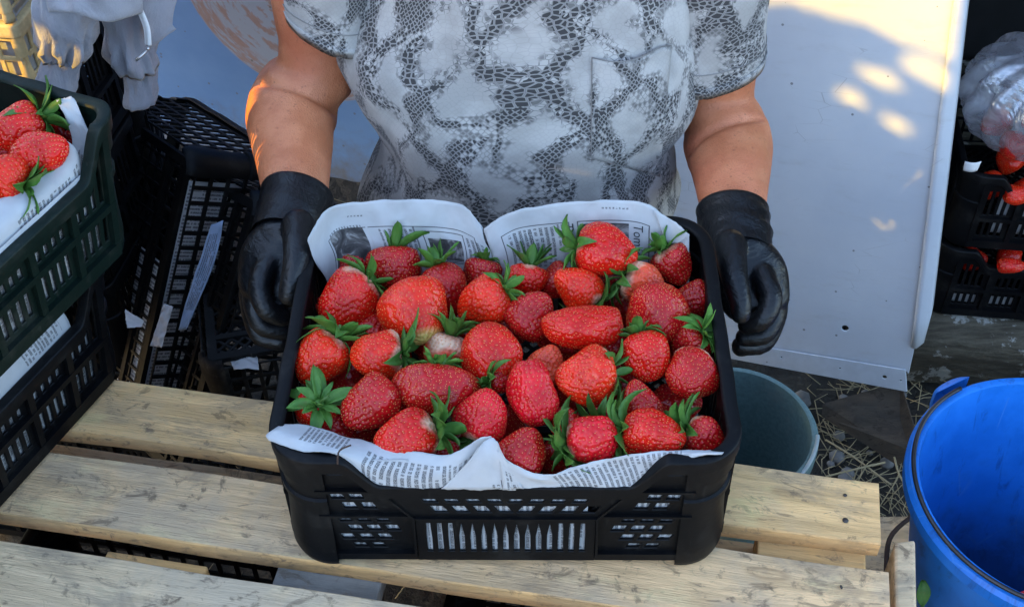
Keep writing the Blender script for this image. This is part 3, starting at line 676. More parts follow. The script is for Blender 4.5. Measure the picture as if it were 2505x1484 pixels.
def sheet(name, rows, label, rects, nu=60, nv=22, uw=.2, vh=.06, wr=.0012, seed=0, cat='newspaper', group=None, per=.0047, parent=None, mat=None, base=(.55, .56, .57)):
    """rows from the top edge to the bottom edge, each a list of points"""
    Rw = [catmull([W3(p) for p in r], nu) for r in rows]; Pg = np.array([catmull([r[i] for r in Rw], nv) for i in range(nu)])  # [u][v]
    for i in range(nu):
        for j in range(nv):
            u, v = i/nu*uw*60, j/nv*vh*60
            cr = abs(nz(u*.9+3+v*.35, v*.55-u*.2, seed))**.6+.7*abs(nz(u*1.6-v*.8, v*.8, seed+2))**.6; Pg[i, j] += FWD*wr*(.8*nz(u, v, seed, seed)+1.5*cr)+(RIGHT*.0009*nz(u*5, v*9+i, seed)+DOWN*.0011*nz(u*7+seed, i*1.7, seed) if j in (0, nv-1) else 0)
    v = Pg.reshape(-1, 3); f = [(i*nv+j, i*nv+j+1, (i+1)*nv+j+1, (i+1)*nv+j) for i in range(nu-1) for j in range(nv-1)]
    o = mk(name, v, f, mat or paper_mat('newsprint', rects, uw, vh, per, base), parent, keep=True)
    uvl = o.data.uv_layers.new(name='UVMap'); uvs = []
    for l in o.data.loops: i, j = divmod(l.vertex_index, nv); uvs += [i/(nu-1), 1-j/(nv-1)]
    uvl.data.foreach_set('uv', uvs)
    sm = o.modifiers.new('s', 'SOLIDIFY'); sm.thickness = .0003; sm.offset = -1 ; bake(o)
    if not parent: tag(o, label, cat, group)
    def S(u, v):
        x, y = max(0, min(nu-1.001, u*(nu-1))), max(0, min(nv-1.001, (1-v)*(nv-1))); i, j = int(x), int(y); a, b = x-i, y-j
        return (Pg[i, j]*(1-a)+Pg[i+1, j]*a)*(1-b)+(Pg[i, j+1]*(1-a)+Pg[i+1, j+1]*a)*b
    return o, S
INK = simple('printing_ink', (.03, .03, .033), .8)
def headline(txt, S, u, v, size, uw, vh, parent, ang=-90, name='headline', bold=.0):
    cu = bpy.data.curves.new('t', 'FONT'); cu.body = txt; cu.size = size; cu.offset = bold; cu.resolution_u = 3
    o = bpy.data.objects.new('t', cu); COL.objects.link(o); bpy.context.view_layer.update()
    me = bpy.data.meshes.new_from_object(o.evaluated_get(bpy.context.evaluated_depsgraph_get())); bpy.data.objects.remove(o)
    bm = bmesh.new(); bm.from_mesh(me); bmesh.ops.triangulate(bm, faces=bm.faces[:]); bmesh.ops.subdivide_edges(bm, edges=[e for e in bm.edges if e.calc_length() > .003], cuts=1, use_grid_fill=False); bm.to_mesh(me); bm.free()
    a = R(ang); V = []
    for q in me.vertices:
        x, y = q.co.x*math.cos(a)-q.co.y*math.sin(a), q.co.x*math.sin(a)+q.co.y*math.cos(a)
        V.append(S(u+x/uw, v+y/vh)-FWD*.0009)
    Fc = [tuple(p.vertices) for p in me.polygons]; bpy.data.meshes.remove(me)
    return mk(name, V, Fc, INK, parent, keep=True, smooth=False)
Y = lambda v: ('y', v)
Z = lambda v: ('z', v)
GP = 'newspaper sheets lining the held crate'
# back, left half
o, S1 = sheet('newspaper_sheet', [
    [(752, 588, Y(0.8675)), (768, 556, Y(0.8783)), (808, 506, Y(0.9009)), (900, 491, Y(0.9113)), (1000, 488, Y(0.9115)), (1090, 492, Y(0.9112)), (1145, 512, Y(0.9042)), (1180, 557, Y(0.8974))],
    [(770, 640, Y(0.8665)), (790, 600, Y(0.8800)), (826, 556, Y(0.9001)), (905, 545, Y(0.9032)), (1000, 548, Y(0.9028)), (1090, 553, Y(0.9021)), (1145, 566, Y(0.8961)), (1186, 590, Y(0.8925))],
    [(800, 690, Y(0.8702)), (806, 655, Y(0.8777)), (836, 620, Y(0.8920)), (910, 605, Y(0.8942)), (1000, 606, Y(0.8941)), (1090, 612, Y(0.8932)), (1150, 620, Y(0.8880)), (1205, 628, Y(0.8868))],
    [(806, 760, Y(0.8725)), (815, 720, Y(0.8759)), (845, 690, Y(0.8815)), (915, 672, Y(0.8842)), (1000, 672, Y(0.8842)), (1090, 676, Y(0.8836)), (1150, 680, Y(0.8790)), (1210, 684, Y(0.8784))]],
    'newspaper page with a dark picture standing at the back left of the held crate',
    [(.14, .93, .18, .66, 'frame'), (.155, .345, .20, .655, 'photo'), (.36, .37, .2, .66, 'fill', (.5, .5, .5)), (.42, .60, .30, .62, 'text', .0052), (.60, .61, .2, .66, 'fill', (.06, .06, .06), .7), (.64, .86, .20, .60, 'frame'), (.66, .84, .22, .50, 'photo'), (.87, .97, .2, .58, 'text', .005), (.16, .34, .655, .69, 'text', .003), (.28, .36, .80, .82, 'text', .003)],
    uw=.19, vh=.085, seed=1.3, group=GP)
headline('gon', S1, .975, .40, .013, .19, .085, o)
o, S2 = sheet('newspaper_sheet', [
    [(1182, 560, Y(0.8970)), (1215, 536, Y(0.9006)), (1262, 516, Y(0.9036)), (1350, 499, Y(0.9102)), (1440, 490, Y(0.9115)), (1520, 489, Y(0.9115)), (1575, 496, Y(0.9106)), (1620, 524, Y(0.9064)), (1686, 574, Y(0.8909))],
    [(1195, 598, Y(0.8913)), (1225, 580, Y(0.8940)), (1270, 562, Y(0.9007)), (1350, 548, Y(0.9028)), (1440, 545, Y(0.9032)), (1520, 548, Y(0.9028)), (1580, 556, Y(0.9016)), (1630, 570, Y(0.8995)), (1686, 604, Y(0.8864))],
    [(1208, 640, Y(0.8850)), (1240, 630, Y(0.8865)), (1285, 618, Y(0.8923)), (1350, 608, Y(0.8938)), (1440, 606, Y(0.8941)), (1520, 608, Y(0.8938)), (1580, 612, Y(0.8932)), (1635, 622, Y(0.8917)), (1686, 640, Y(0.8810))],
    [(1215, 700, Y(0.8775)), (1250, 694, Y(0.8775)), (1290, 684, Y(0.8824)), (1350, 676, Y(0.8836)), (1440, 674, Y(0.8839)), (1520, 674, Y(0.8839)), (1580, 680, Y(0.8830)), (1635, 690, Y(0.8815)), (1686, 705, Y(0.8735))]],
    'newspaper page with text columns and page number 6, back right of the held crate',
    [(.07, .405, .10, .74, 'frame'), (.10, .33, .15, .69, 'text', .0047), (.205, .225, .2, .66, 'text', .0025), (.34, .372, .42, .72, 'text', .0035), (.44, .79, .10, .74, 'frame'), (.455, .685, .14, .70, 'photo'), (.815, .823, .30, .60, 'fill', (.05, .05, .05)), (.55, .68, .88, .905, 'text', .003)],
    uw=.185, vh=.085, seed=4.7, group=GP)
headline('Tavas', S2, .374, .715, .013, .185, .085, o); headline('Tomás', S2, .708, .70, .013, .185, .085, o); headline('6', S2, .862, .66, .017, .185, .085, o, bold=.0003)
# the turned-down white corner at the right of the back page
sheet('newspaper_flap', [[(1598, 512, Y(0.9062)), (1640, 535, Y(0.9027)), (1686, 574, Y(0.8889))], [(1612, 548, Y(0.9008)), (1645, 562, Y(0.8978)), (1680, 582, Y(0.8887))], [(1628, 592, Y(0.8942)), (1640, 596, Y(0.8936)), (1655, 596, Y(0.8910))]], '', [], nu=14, nv=8, uw=.03, vh=.03, wr=.0004, parent=o)
# front, left half: lies over the rim at the corner, then rises out of the low handle
o, S3 = sheet('newspaper_sheet', [
    [(690, 1036, Z(.955)), (760, 1041, Z(.948)), (840, 1066, Z(.947)), (930, 1087, Z(.948)), (1010, 1102, Z(.950)), (1075, 1112, Z(.950)), (1115, 1106, Z(.956)), (1170, 1074, Z(.966)), (1202, 1066, Z(.968))],
    [(668, 1050, Z(.963)), (752, 1072, Z(.962)), (835, 1086, Z(.958)), (925, 1118, Z(.948)), (1005, 1134, Z(.945)), (1072, 1140, Z(.945)), (1116, 1132, Z(.948)), (1168, 1100, Z(.956)), (1204, 1084, Z(.960))],
    [(650, 1064, Z(.9605)), (742, 1096, Z(.9615)), (832, 1106, Z(.961)), (918, 1152, Z(.940)), (1000, 1166, Z(.936)), (1070, 1170, Z(.936)), (1112, 1160, Z(.938)), (1150, 1135, Z(.944)), (1206, 1100, Z(.952))],
    [(658, 1078, Z(.9585)), (738, 1104, Z(.9595)), (828, 1114, Z(.959)), (915, 1186, Z(.925)), (1000, 1196, Z(.922)), (1060, 1198, Z(.922)), (1105, 1190, Z(.924)), (1140, 1170, Z(.930)), (1206, 1118, Z(.945))]],
    'newspaper strip full of text hanging over the front left rim of the held crate',
    [(.13, .33, .30, .93, 'text', .0042), (.42, .80, .02, .72, 'text', .0056), (.80, .93, .02, .62, 'text', .0052)], uw=.20, vh=.05, wr=.0009, seed=2.1, group=GP)
o, _ = sheet('newspaper_sheet', [
    [(1168, 1098, Z(.962)), (1195, 1070, Z(.967)), (1214, 1078, Z(.967)), (1220, 1092, Z(.966))],
    [(1140, 1135, Z(.949)), (1180, 1112, Z(.957)), (1222, 1116, Z(.957)), (1240, 1128, Z(.953))],
    [(1105, 1170, Z(.934)), (1165, 1158, Z(.940)), (1226, 1152, Z(.942)), (1262, 1158, Z(.940))],
    [(1080, 1196, Z(.923)), (1150, 1197, Z(.924)), (1226, 1196, Z(.924)), (1280, 1196, Z(.924))]],
    'blank white folded corner of newspaper standing at the middle of the front rim',
    [(.62, .95, .02, .10, 'text', .004), (.74, .75, .0, .2, 'fill', (.05, .05, .05))], nu=26, nv=16, uw=.06, vh=.05, wr=.0006, seed=8, group=GP)
o, S4 = sheet('newspaper_sheet', [
    [(1216, 1100, Z(.962)), (1255, 1135, Z(.950)), (1310, 1158, Z(.940)), (1352, 1160, Z(.940)), (1420, 1138, Z(.945)), (1520, 1114, Z(.952)), (1620, 1102, Z(.956)), (1700, 1100, Z(.958)), (1772, 1104, Z(.956))],
    [(1222, 1130, Z(.952)), (1260, 1156, Z(.942)), (1312, 1170, Z(.936)), (1355, 1172, Z(.935)), (1425, 1156, Z(.939)), (1522, 1136, Z(.944)), (1612, 1116, Z(.954)), (1700, 1107, Z(.9615)), (1770, 1107, Z(.9615))],
    [(1228, 1165, Z(.938)), (1264, 1178, Z(.932)), (1314, 1183, Z(.929)), (1358, 1184, Z(.928)), (1430, 1178, Z(.930)), (1526, 1165, Z(.934)), (1604, 1138, Z(.945)), (1700, 1113, Z(.9605)), (1768, 1110, Z(.9605))],
    [(1230, 1198, Z(.923)), (1266, 1198, Z(.922)), (1316, 1198, Z(.922)), (1360, 1199, Z(.921)), (1434, 1199, Z(.921)), (1530, 1196, Z(.922)), (1600, 1160, Z(.936)), (1698, 1118, Z(.959)), (1766, 1112, Z(.959))]],
    'newspaper strip of narrow text lines behind the front right rim of the held crate',
    [(.02, .07, .02, .55, 'text', .004), (.26, .82, .05, .90, 'text', .0050)], uw=.21, vh=.05, wr=.0008, seed=5.5, group=GP)
# white paper seen through the slots: sheets standing inside the walls of the crates
def liner(lo, hi, Mx, label, grp, seed=0, text=True, base=(.55, .56, .57)):
    mb = MB(); n = 24; P = []
    (x0, z0), (x1, z1) = lo, hi
    for i in range(n+1):
        u = i/n; P.append([Mx @ Vector((x0+(x1-x0)*u, .0003*nz(u*14, k*2, seed), z0+(z1-z0)*k/6)) for k in range(7)])
    mb.grid(P); o = mb.build('newspaper_sheet', paper_mat('newsprint', [(.02, .98, .05, .95, 'text', .0052)] if text else [], abs(x1-x0), z1-z0, .0047, base))
    uvl = o.data.uv_layers.new(name='UVMap'); 
    uvl.data.foreach_set('uv', [c for l in o.data.loops for c in (divmod(l.vertex_index, 7)[0]/n, divmod(l.vertex_index, 7)[1]/6)])
    s = o.modifiers.new('s', 'SOLIDIFY'); s.thickness = .0003; bake(o); tag(o, label, 'newspaper', grp); return o
Mc = Matrix.Translation(Vector(main_c)) @ Matrix.Rotation(YAW, 4, 'Z')
liner((-.0715, .0125), (.0715, .1115), Mc @ Matrix.Translation((0, -.1484, 0)), 'newspaper behind the middle of the held crate front, seen as white slots', GP, 1)
liner((-.160, .015), (-.08, .147), Mc @ Matrix.Translation((0, -.1428, 0)), 'newspaper behind the left slots of the held crate front', GP, 2)
liner((.08, .015), (.160, .147), Mc @ Matrix.Translation((0, -.1428, 0)), 'newspaper behind the right slots of the held crate front', GP, 3)
GS = 'newspaper in the stacked crates'
for rt, nm, zz in ((stk_hi, 'newspaper lining the dark green crate, showing white through its slots', .118), (stk_lo, 'newspaper lining the lower black crate, showing white through its slots', .112)):
    liner((-.150, .012), (.152, zz), rt.matrix_basis @ Matrix.Translation((0, -.1222, 0)) @ Matrix.Rotation(R(5.9), 4, 'X'), nm, GS, len(nm))
# newspaper rising over the low rim of the green crate, with the folded end at the corner
fr = stk_hi.matrix_basis
def L3(x, y, z): return np.array(fr @ Vector((x, y, z)))
def psheet(name, rows, label, rects, **k):
    rows = [[(*[0, 0], ('p', L3(*p))) for p in r] for r in rows]; return sheet(name, rows, label, rects, **k)
_W3 = W3
def W3(p): return p[2][1] if p[2][0] == 'p' else _W3(p)
psheet('newspaper_sheet', [
    [(.148, -.112, .150), (.128, -.112, .132), (.10, -.108, .130), (.05, -.106, .134), (.0, -.106, .135), (-.06, -.106, .135), (-.15, -.106, .135)],
    [(.150, -.128, .138), (.130, -.128, .124), (.10, -.128, .124), (.05, -.128, .125), (.0, -.128, .125), (-.06, -.128, .125), (-.15, -.128, .125)],
    [(.146, -.1325, .106), (.13, -.133, .104), (.10, -.133, .104), (.05, -.133, .104), (.0, -.133, .104), (-.06, -.133, .104), (-.15, -.133, .104)]],
    'newspaper folded inwards along the low rim of the dark green crate', [(.02, .30, .0, .42, 'text', .005), (.4, .9, .05, .4, 'text', .005)], uw=.3, vh=.04, wr=.001, seed=3, group=GS)
sheet('newspaper_sheet', [
    [(136, 246, Z(1.122)), (152, 240, Z(1.124)), (168, 237, Z(1.124)), (181, 240, Z(1.122))],
    [(160, 290, Z(1.108)), (174, 285, Z(1.110)), (188, 285, Z(1.110)), (204, 296, Z(1.106))],
    [(172, 335, Z(1.092)), (188, 335, Z(1.092)), (206, 340, Z(1.090)), (228, 352, Z(1.085))],
    [(178, 400, Z(1.070)), (195, 400, Z(1.070)), (210, 398, Z(1.070)), (221, 394, Z(1.070))]],
    'crumpled pale newspaper end standing up in the corner of the dark green crate', [(.3, .95, .0, .2, 'text', .004)], nu=16, nv=24, uw=.03, vh=.08, wr=.0014, seed=6, group=GS)
fr = stk_lo.matrix_basis
psheet('newspaper_sheet', [
    [(.130, -.125, .146), (.10, -.125, .150), (.05, -.125, .152), (.0, -.125, .152), (-.08, -.125, .152), (-.15, -.125, .150)],
    [(.132, -.133, .128), (.10, -.133, .126), (.05, -.134, .125), (.0, -.134, .125), (-.08, -.134, .125), (-.15, -.134, .125)],
    [(.134, -.132, .100), (.10, -.132, .098), (.05, -.132, .098), (.0, -.132, .098), (-.08, -.132, .098), (-.15, -.132, .098)]],
    'newspaper bulging out over the low rim of the lower black crate', [(.04, .22, .35, .95, 'text', .0045)], uw=.3, vh=.05, wr=.001, seed=9, group=GS)
# ------------------------------------------------------------------ person
def skin_mat():
    t = NT('tanned_skin'); c = t.co('Object'); n = t.noise(c, 26, 5, .6); n2 = t.noise(c, 160, 4, .65); n3 = t.noise(c, 7, 3)
    col = t.mix(t.ss(n, .35, .68), (.47, .150, .062), (.60, .225, .105)); col = t.mix(t.m('MULTIPLY', t.ss(n3, .45, .7), .5), col, (.62, .17, .095))
    col = t.mix(t.m('MULTIPLY', t.ss(n2, .58, .72), .5), col, (.30, .09, .045)); fr = t.vor(c, 130, 'F1'); col = t.mix(t.m('MULTIPLY', t.m('MULTIPLY', t.m('LESS_THAN', fr, .16), t.ss(n, .5, .6)), .45), col, (.20, .07, .035))
    t.set(Base_Color=col, Roughness=t.m('ADD', .42, t.m('MULTIPLY', n2, .2)), Subsurface_Weight=.10, Subsurface_Scale=.006); t.b.inputs['Subsurface Radius'].default_value = (1, .35, .2)
    t.bump(t.m('ADD', t.vor(c, 520, 'F1'), t.m('ADD', n2, t.m('MULTIPLY', n, 2.))), .22, .003); return t.mat
def glove_mat():
    t = NT('black_rubber_glove'); c = t.co('Object'); n = t.noise(c, 30, 5, .6, .8); n2 = t.noise(t.co('Object', (1, 1, 3.2)), 45, 4, .6, 1.5); d = t.noise(c, 9, 4)
    t.set(Base_Color=t.mix(t.m('MULTIPLY', t.ss(d, .52, .75), .30), (.0030, .0034, .0046), (.030, .027, .023)), Roughness=t.m('ADD', .22, t.m('MULTIPLY', n, .26))); t.b.inputs['Specular IOR Level'].default_value = .40
    t.bump(t.m('ADD', n, t.m('MULTIPLY', n2, .8)), .34, .006); return t.mat
def shirt_mat():
    t = NT('snake_print_fabric'); uv = t.node('ShaderNodeUVMap').outputs[0]
    wp = t.node('ShaderNodeTexNoise'); t.put(wp.inputs['Vector'], uv); wp.inputs['Scale'].default_value = 14; wp.inputs['Detail'].default_value = 3
    def warp(a):
        v = t.node('ShaderNodeVectorMath', operation='SUBTRACT'); t.put(v.inputs[0], wp.outputs['Color']); v.inputs[1].default_value = (.5, .5, .5)
        s = t.node('ShaderNodeVectorMath', operation='SCALE'); t.put(s.inputs[0], v.outputs[0]); s.inputs['Scale'].default_value = a
        q = t.node('ShaderNodeVectorMath', operation='ADD'); t.put(q.inputs[0], uv); t.put(q.inputs[1], s.outputs[0]); return q.outputs[0]
    def mp(v, sc_, rz=0.):
        n = t.node('ShaderNodeMapping'); t.put(n.inputs[0], v); n.inputs['Scale'].default_value = (*sc_, 1); n.inputs['Rotation'].default_value = (0, 0, rz); return n.outputs[0]
    W1 = warp(.095); W2 = warp(.010)
    # large diamonds: distance to the borders of stretched cells
    X, Yc, _ = t.sep(mp(W1, (1/.070, 1/.108)))
    a = t.m('ADD', X, Yc); b = t.m('SUBTRACT', X, Yc)
    da = t.m('ABSOLUTE', t.m('SUBTRACT', t.m('FRACT', a), .5)); db = t.m('ABSOLUTE', t.m('SUBTRACT', t.m('FRACT', b), .5))
    edge = t.m('MINIMUM', t.m('SUBTRACT', .5, da), t.m('SUBTRACT', .5, db))            # 0 on the bands, .5 inside
    big = t.noise(mp(W1, (17, 12)), 1., 4, .6); e2 = t.m('ADD', edge, t.m('MULTIPLY', t.m('SUBTRACT', big, .5), .85))
    band = t.m('SUBTRACT', 1., t.ss(e2, .10, .15)); mid = t.m('SUBTRACT', 1., t.ss(e2, .19, .28)); patchy = t.ss(t.noise(mp(uv, (24, 19)), 1., 3, .55), .40, .56)
    # scales: fine regular net, slanted, and coarse drops
    g = mp(W2, (1/.0035, 1/.0043), .72); g2 = mp(W2, (1/.0062, 1/.0048), .15)
    d1 = t.vor(g, 1., 'DISTANCE_TO_EDGE', rnd=.45, dims='2D'); d2 = t.vor(g2, 1., 'DISTANCE_TO_EDGE', rnd=.85, dims='2D'); r1 = t.vor(g, 1., 'F1', 'Color', .45, '2D'); rr, _, _ = t.sep(r1)
    sel = t.ss(t.noise(mp(uv, (13, 9)), 1., 2), .49, .53)
    d = t.m('ADD', t.m('MULTIPLY', d1, t.m('SUBTRACT', 1., sel)), t.m('MULTIPLY', d2, sel))
    fill = t.ss(d, .07, .16); line = t.m('SUBTRACT', 1., t.ss(d, .03, .10))
    fib = t.noise(t.comb(t.m('MULTIPLY', t.sep(uv)[0], 1700.), t.m('MULTIPLY', t.sep(uv)[1], 900.)), 1., 2)
    pale = t.mix(t.ss(t.noise(uv, 20, 3), .4, .65), (.35, .33, .305), (.49, .465, .435)); col = t.mix(t.m('MULTIPLY', fib, .35), pale, (.36, .35, .36))
    dk = (.020, .020, .023)
    col = t.mix(t.m('MULTIPLY', line, t.m('ADD', .12, t.m('MULTIPLY', mid, .55))), col, (.09, .09, .10))
    inkA = t.m('MULTIPLY', t.m('MULTIPLY', fill, band), t.m('GREATER_THAN', t.m('ADD', rr, t.m('MULTIPLY', patchy, .55)), .34))
    inkB = t.m('MULTIPLY', t.m('MULTIPLY', fill, mid), t.m('MULTIPLY', t.m('GREATER_THAN', rr, .62), .62))
    col = t.mix(t.m('MAXIMUM', t.m('MULTIPLY', inkA, .92), inkB), col, dk)
    t.set(Base_Color=col, Roughness=.85); t.b.inputs['Specular IOR Level'].default_value = .2; t.b.inputs['Sheen Weight'].default_value = .15
    t.bump(t.m('ADD', fib, t.m('MULTIPLY', t.noise(t.co('Object'), 22, 4), 4.)), .22, .004); return t.mat
M['skin'] = skin_mat(); M['glove'] = glove_mat(); M['shirt'] = shirt_mat()
def ring_loft(secs, n=40, sub=4):
    """secs: (centre, half width vec, half depth vec, squareness); returns the rings"""
    C_ = catmull([s[0] for s in secs], (len(secs)-1)*sub+1); A_ = catmull([s[1] for s in secs], len(C_)); B_ = catmull([s[2] for s in secs], len(C_))
    out = []
    for c, a, b in zip(C_, A_, B_):
        r = []
        for k in range(n):
            th = 2*math.pi*k/n; cs, sn = math.cos(th), math.sin(th); e = .86
            r.append(c+a*math.copysign(abs(cs)**e, cs)+b*math.copysign(abs(sn)**e, sn))
        out.append(r)
    return np.array(out)
def limb(pts, rads, n=24, sub=5, flat=None, up=None):
    """closed tapering tube with round ends; flat: (ra/rb)"""
    P = catmull(pts, (len(pts)-1)*sub+1); Rr = catmull([[r, r*(f if flat else 1)] for r, f in zip(rads, flat or [1]*len(rads))], len(P))
    rings = []; prev = None
    T = np.gradient(P, axis=0); T /= np.linalg.norm(T, axis=1, keepdims=True)
    up = np.array(up if up is not None else [1, 0, 0.], float)
    def ring(c, t, ra, rb):
        a = up-t*np.dot(up, t); a /= np.linalg.norm(a); b = np.cross(t, a)
        return [c+ra*math.cos(2*math.pi*k/n)*a+rb*math.sin(2*math.pi*k/n)*b for k in range(n)]
    for s in (80, 55, 30): rings.append(ring(P[0]-T[0]*Rr[0].min()*math.sin(R(s)), T[0], Rr[0][0]*math.cos(R(s)), Rr[0][1]*math.cos(R(s))))
    for c, t, r in zip(P, T, Rr): rings.append(ring(c, t, r[0], r[1]))
    for s in (30, 55, 80): rings.append(ring(P[-1]+T[-1]*Rr[-1].min()*math.sin(R(s)), T[-1], Rr[-1][0]*math.cos(R(s)), Rr[-1][1]*math.cos(R(s))))
    mb = MB(); mb.grid(rings, closed_u=True); K = len(rings)
    mb.f += [tuple(range(n))[::-1], tuple((K-1)*n+k for k in range(n))]
    return mb
def fuse(name, limbs, voxel, mat, parent=None, smooth_it=3, keep=True):
    mb = MB()
    for l in limbs: mb.add(l.v, l.f)
    o = mb.build(name, mat, parent, keep)
    bm = bmesh.new(); bm.from_mesh(o.data); bmesh.ops.recalc_face_normals(bm, faces=bm.faces[:]); bm.to_mesh(o.data); bm.free()
    r = o.modifiers.new('r', 'REMESH'); r.mode = 'VOXEL'; r.voxel_size = voxel; r.use_smooth_shade = True
    if smooth_it: s = o.modifiers.new('s', 'SMOOTH'); s.iterations = smooth_it; s.factor = .5
    bake(o); o.data.polygons.foreach_set('use_smooth', [True]*len(o.data.polygons)); return o
v3 = lambda *a: np.array(a, float)
def crease(o, px, depth_=.0050, wd=.0042):
    from mathutils.bvhtree import BVHTree
    me = o.data; bt = BVHTree.FromPolygons([v.co for v in me.vertices], [tuple(p.vertices) for p in me.polygons]); L = []
    for p in catmull([(*q, 0) for q in px], 60):
        h = bt.ray_cast(Vector(CAM), Vector(ray(p[0], p[1])).normalized())
        if h[0] is not None: L.append(np.array(h[0]))
    L = np.array(L); n = len(me.vertices); co = np.empty(n*3); me.vertices.foreach_get('co', co); co = co.reshape(-1, 3); no = np.empty(n*3); me.vertices.foreach_get('normal', no); no = no.reshape(-1, 3)
    sel = np.where((np.abs(co-L.mean(0)) < .11).all(1))[0]; d = np.sqrt(((co[sel][:, None]-L[None])**2).sum(-1)).min(1)
    co[sel] += no[sel]*(-depth_*np.exp(-(d/wd)**2)+.0014*np.exp(-((d-.013)/.008)**2))[:, None]
    me.vertices.foreach_set('co', co.ravel()); me.update()
# arms: upper arm and forearm are separate swells so that their overlap folds at the elbow
elL, elR = ony(722, 262, 1.135), ony(1772, 335, 1.135)
wrL, wrR = ony(724, 485, .985), ony(1794, 530, .985)
shL, shR = v3(-.215, 1.20, 1.30), v3(.232, 1.20, 1.30)
limbs = []
for el, wr, sh, sx in ((elL, wrL, shL, -1), (elR, wrR, shR, 1)):
    ua = ony(783, 110, 1.175) if sx < 0 else ony(1752, 185, 1.175)
    limbs.append(limb([sh, ua, el+v3(-sx*.004, .012, .012), el+v3(0, .03, -.03)], [.060, .0500, .0475, .040], flat=[1, 1.05, 1.0, 1], up=[1, .1, 0]))
    mid = el*.55+wr*.45+v3(sx*.003, 0, 0)
    limbs.append(limb([el+v3(sx*.004, .034, .0), el+v3(sx*.003, -.022, -.003), mid, wr, wr+(wr-mid)*.35], [.046, .0505, .0480, .0335, .030], flat=[.9, .92, .88, .80, .8], up=[1, .1, 0]))
    hand = wr+v3(-sx*.004, -.06, -.03); limbs.append(limb([wr, (wr+hand)/2, hand], [.030, .030, .024], flat=[.7, .6, .6], up=[1, 0, 0]))
T0 = v3(.018, 1.175, 0)
def tz(z, y=0, x=0): return v3(.018+x, 1.175+y, z)
limbs.append(limb([tz(.84), tz(.95), tz(1.10), tz(1.22), tz(1.32, .02), tz(1.37, .03)], [.146, .146, .136, .140, .140, .085], flat=[.76, .76, .80, .72, .58, .6], up=[1, 0, 0], n=40))
limbs.append(limb([tz(1.34, .03), tz(1.42, .015), tz(1.47, 0)], [.062, .054, .055])); hd = tz(1.55, -.02)
limbs.append(limb([hd+v3(0, .01, -.07), hd+v3(0, 0, -.03), hd+v3(0, .015, .04), hd+v3(0, .03, .085)], [.045, .068, .076, .060], flat=[1.05, 1.2, 1.28, 1.2]))
limbs.append(limb([hd+v3(0, -.085, .015), hd+v3(0, -.104, -.022)], [.008, .013]))
for s in (-1, 1):
    limbs.append(limb([hd+v3(s*.077, .015, .012), hd+v3(s*.076, .015, -.03)], [.014, .010], flat=[.5, .5]))
    limbs.append(limb([v3(.018+s*.085, 1.18, .86), v3(.018+s*.09, 1.17, .48), v3(.018+s*.095, 1.19, .09)], [.088, .062, .042]))
    limbs.append(limb([v3(.018+s*.095, 1.21, .055), v3(.018+s*.105, 1.08, .035)], [.040, .034], flat=[.8, .7]))
person = fuse('person', limbs, .0042, M['skin'], smooth_it=4)
crease(person, [(632, 206), (680, 208), (740, 226), (790, 253), (832, 284)]); crease(person, [(1662, 400), (1690, 370), (1720, 337), (1760, 313), (1810, 296), (1862, 290)])
tag(person, 'person in a grey snake print shirt and black gloves, forearms bare, holding out the crate', 'person')
# face, hair, trousers (above and below what the photograph shows)
eb = MB()
for s in (-1, 1): eb.add(*(lambda l: (l.v, l.f))(limb([hd+v3(s*.030-.004, -.085, .020), hd+v3(s*.030+.004, -.085, .020)], [.0095, .0095])))
eb.build('eyes', simple('eye', (.12, .08, .06), .15), person, True)
lp = limb([hd+v3(-.022, -.082, -.052), hd+v3(0, -.090, -.050), hd+v3(.022, -.082, -.052)], [.004, .007, .004]); lp.build('mouth', simple('lips', (.42, .13, .10), .4), person, True)
fuse('hair', [limb([hd+v3(0, .03, .04), hd+v3(0, .05, .02), hd+v3(0, .07, -.06)], [.084, .088, .06], flat=[1.2, 1.05, .8]), limb([hd+v3(0, .015, .085), hd+v3(0, -.05, .09)], [.06, .045], flat=[.6, .5])], .006, M['hair'], person)
tr = [limb([v3(.018+s*.072, 1.18, .84), v3(.018+s*.092, 1.17, .48), v3(.018+s*.097, 1.19, .06)], [.084, .078, .060], n=24) for s in (-1, 1)]
tr.append(limb([tz(.78), tz(.82)], [.140, .140], flat=[.74, .74], n=32)); fuse('trousers', tr, .009, M['trousers'], person)
# shirt: torso and two short sleeves
def fold(p, amt, s): return amt*(nz(p[0]*16+s, p[2]*9, p[1]*11, s)+.55*nz(p[0]*34, p[2]*19+s, p[1]*20))
secs = []
cyT = 1.150
for z, xl, xr, dep, yo in ((.80, -.180, .210, .137, .0), (.86, -.177, .207, .137, .0), (.93, -.170, .201, .137, .0), (1.0, -.158, .190, .136, .004), (1.05, -.146, .182, .134, .010), (1.10, -.146, .188, .132, .016), (1.17, -.165, .210, .128, .026), (1.24, -.178, .222, .120, .03), (1.30, -.17, .21, .098, .04), (1.345, -.13, .17, .075, .045), (1.375, -.065, .10, .062, .045)):
    secs.append((v3((xl+xr)/2, cyT+yo, z), v3((xr-xl)/2, 0, 0), v3(0, -dep, 0)))
RG = ring_loft(secs, 96, 9)
for i in range(RG.shape[0]):
    for k in range(RG.shape[1]):
        p = RG[i, k]; d = p-np.array([.018, cyT, p[2]]); d[2] = 0; d /= np.linalg.norm(d)+1e-9
        sidef = min(1, abs(p[0]-.018)/.17)**2
        lowf = max(0, min(1, (1.08-p[2])/.2))
        RG[i, k] += d*(fold(p, .0028, 1.)*(1+1.8*sidef)+lowf*sidef*.006*math.sin(p[2]*30+p[0]*25))
        if p[0] > .12 and p[2] < 1.02:   # the loose side under the pocket swings out
            RG[i, k] += d*.010*math.exp(-((p[2]-.955)/.035)**2)*math.exp(-((p[0]-.20)/.05)**2)
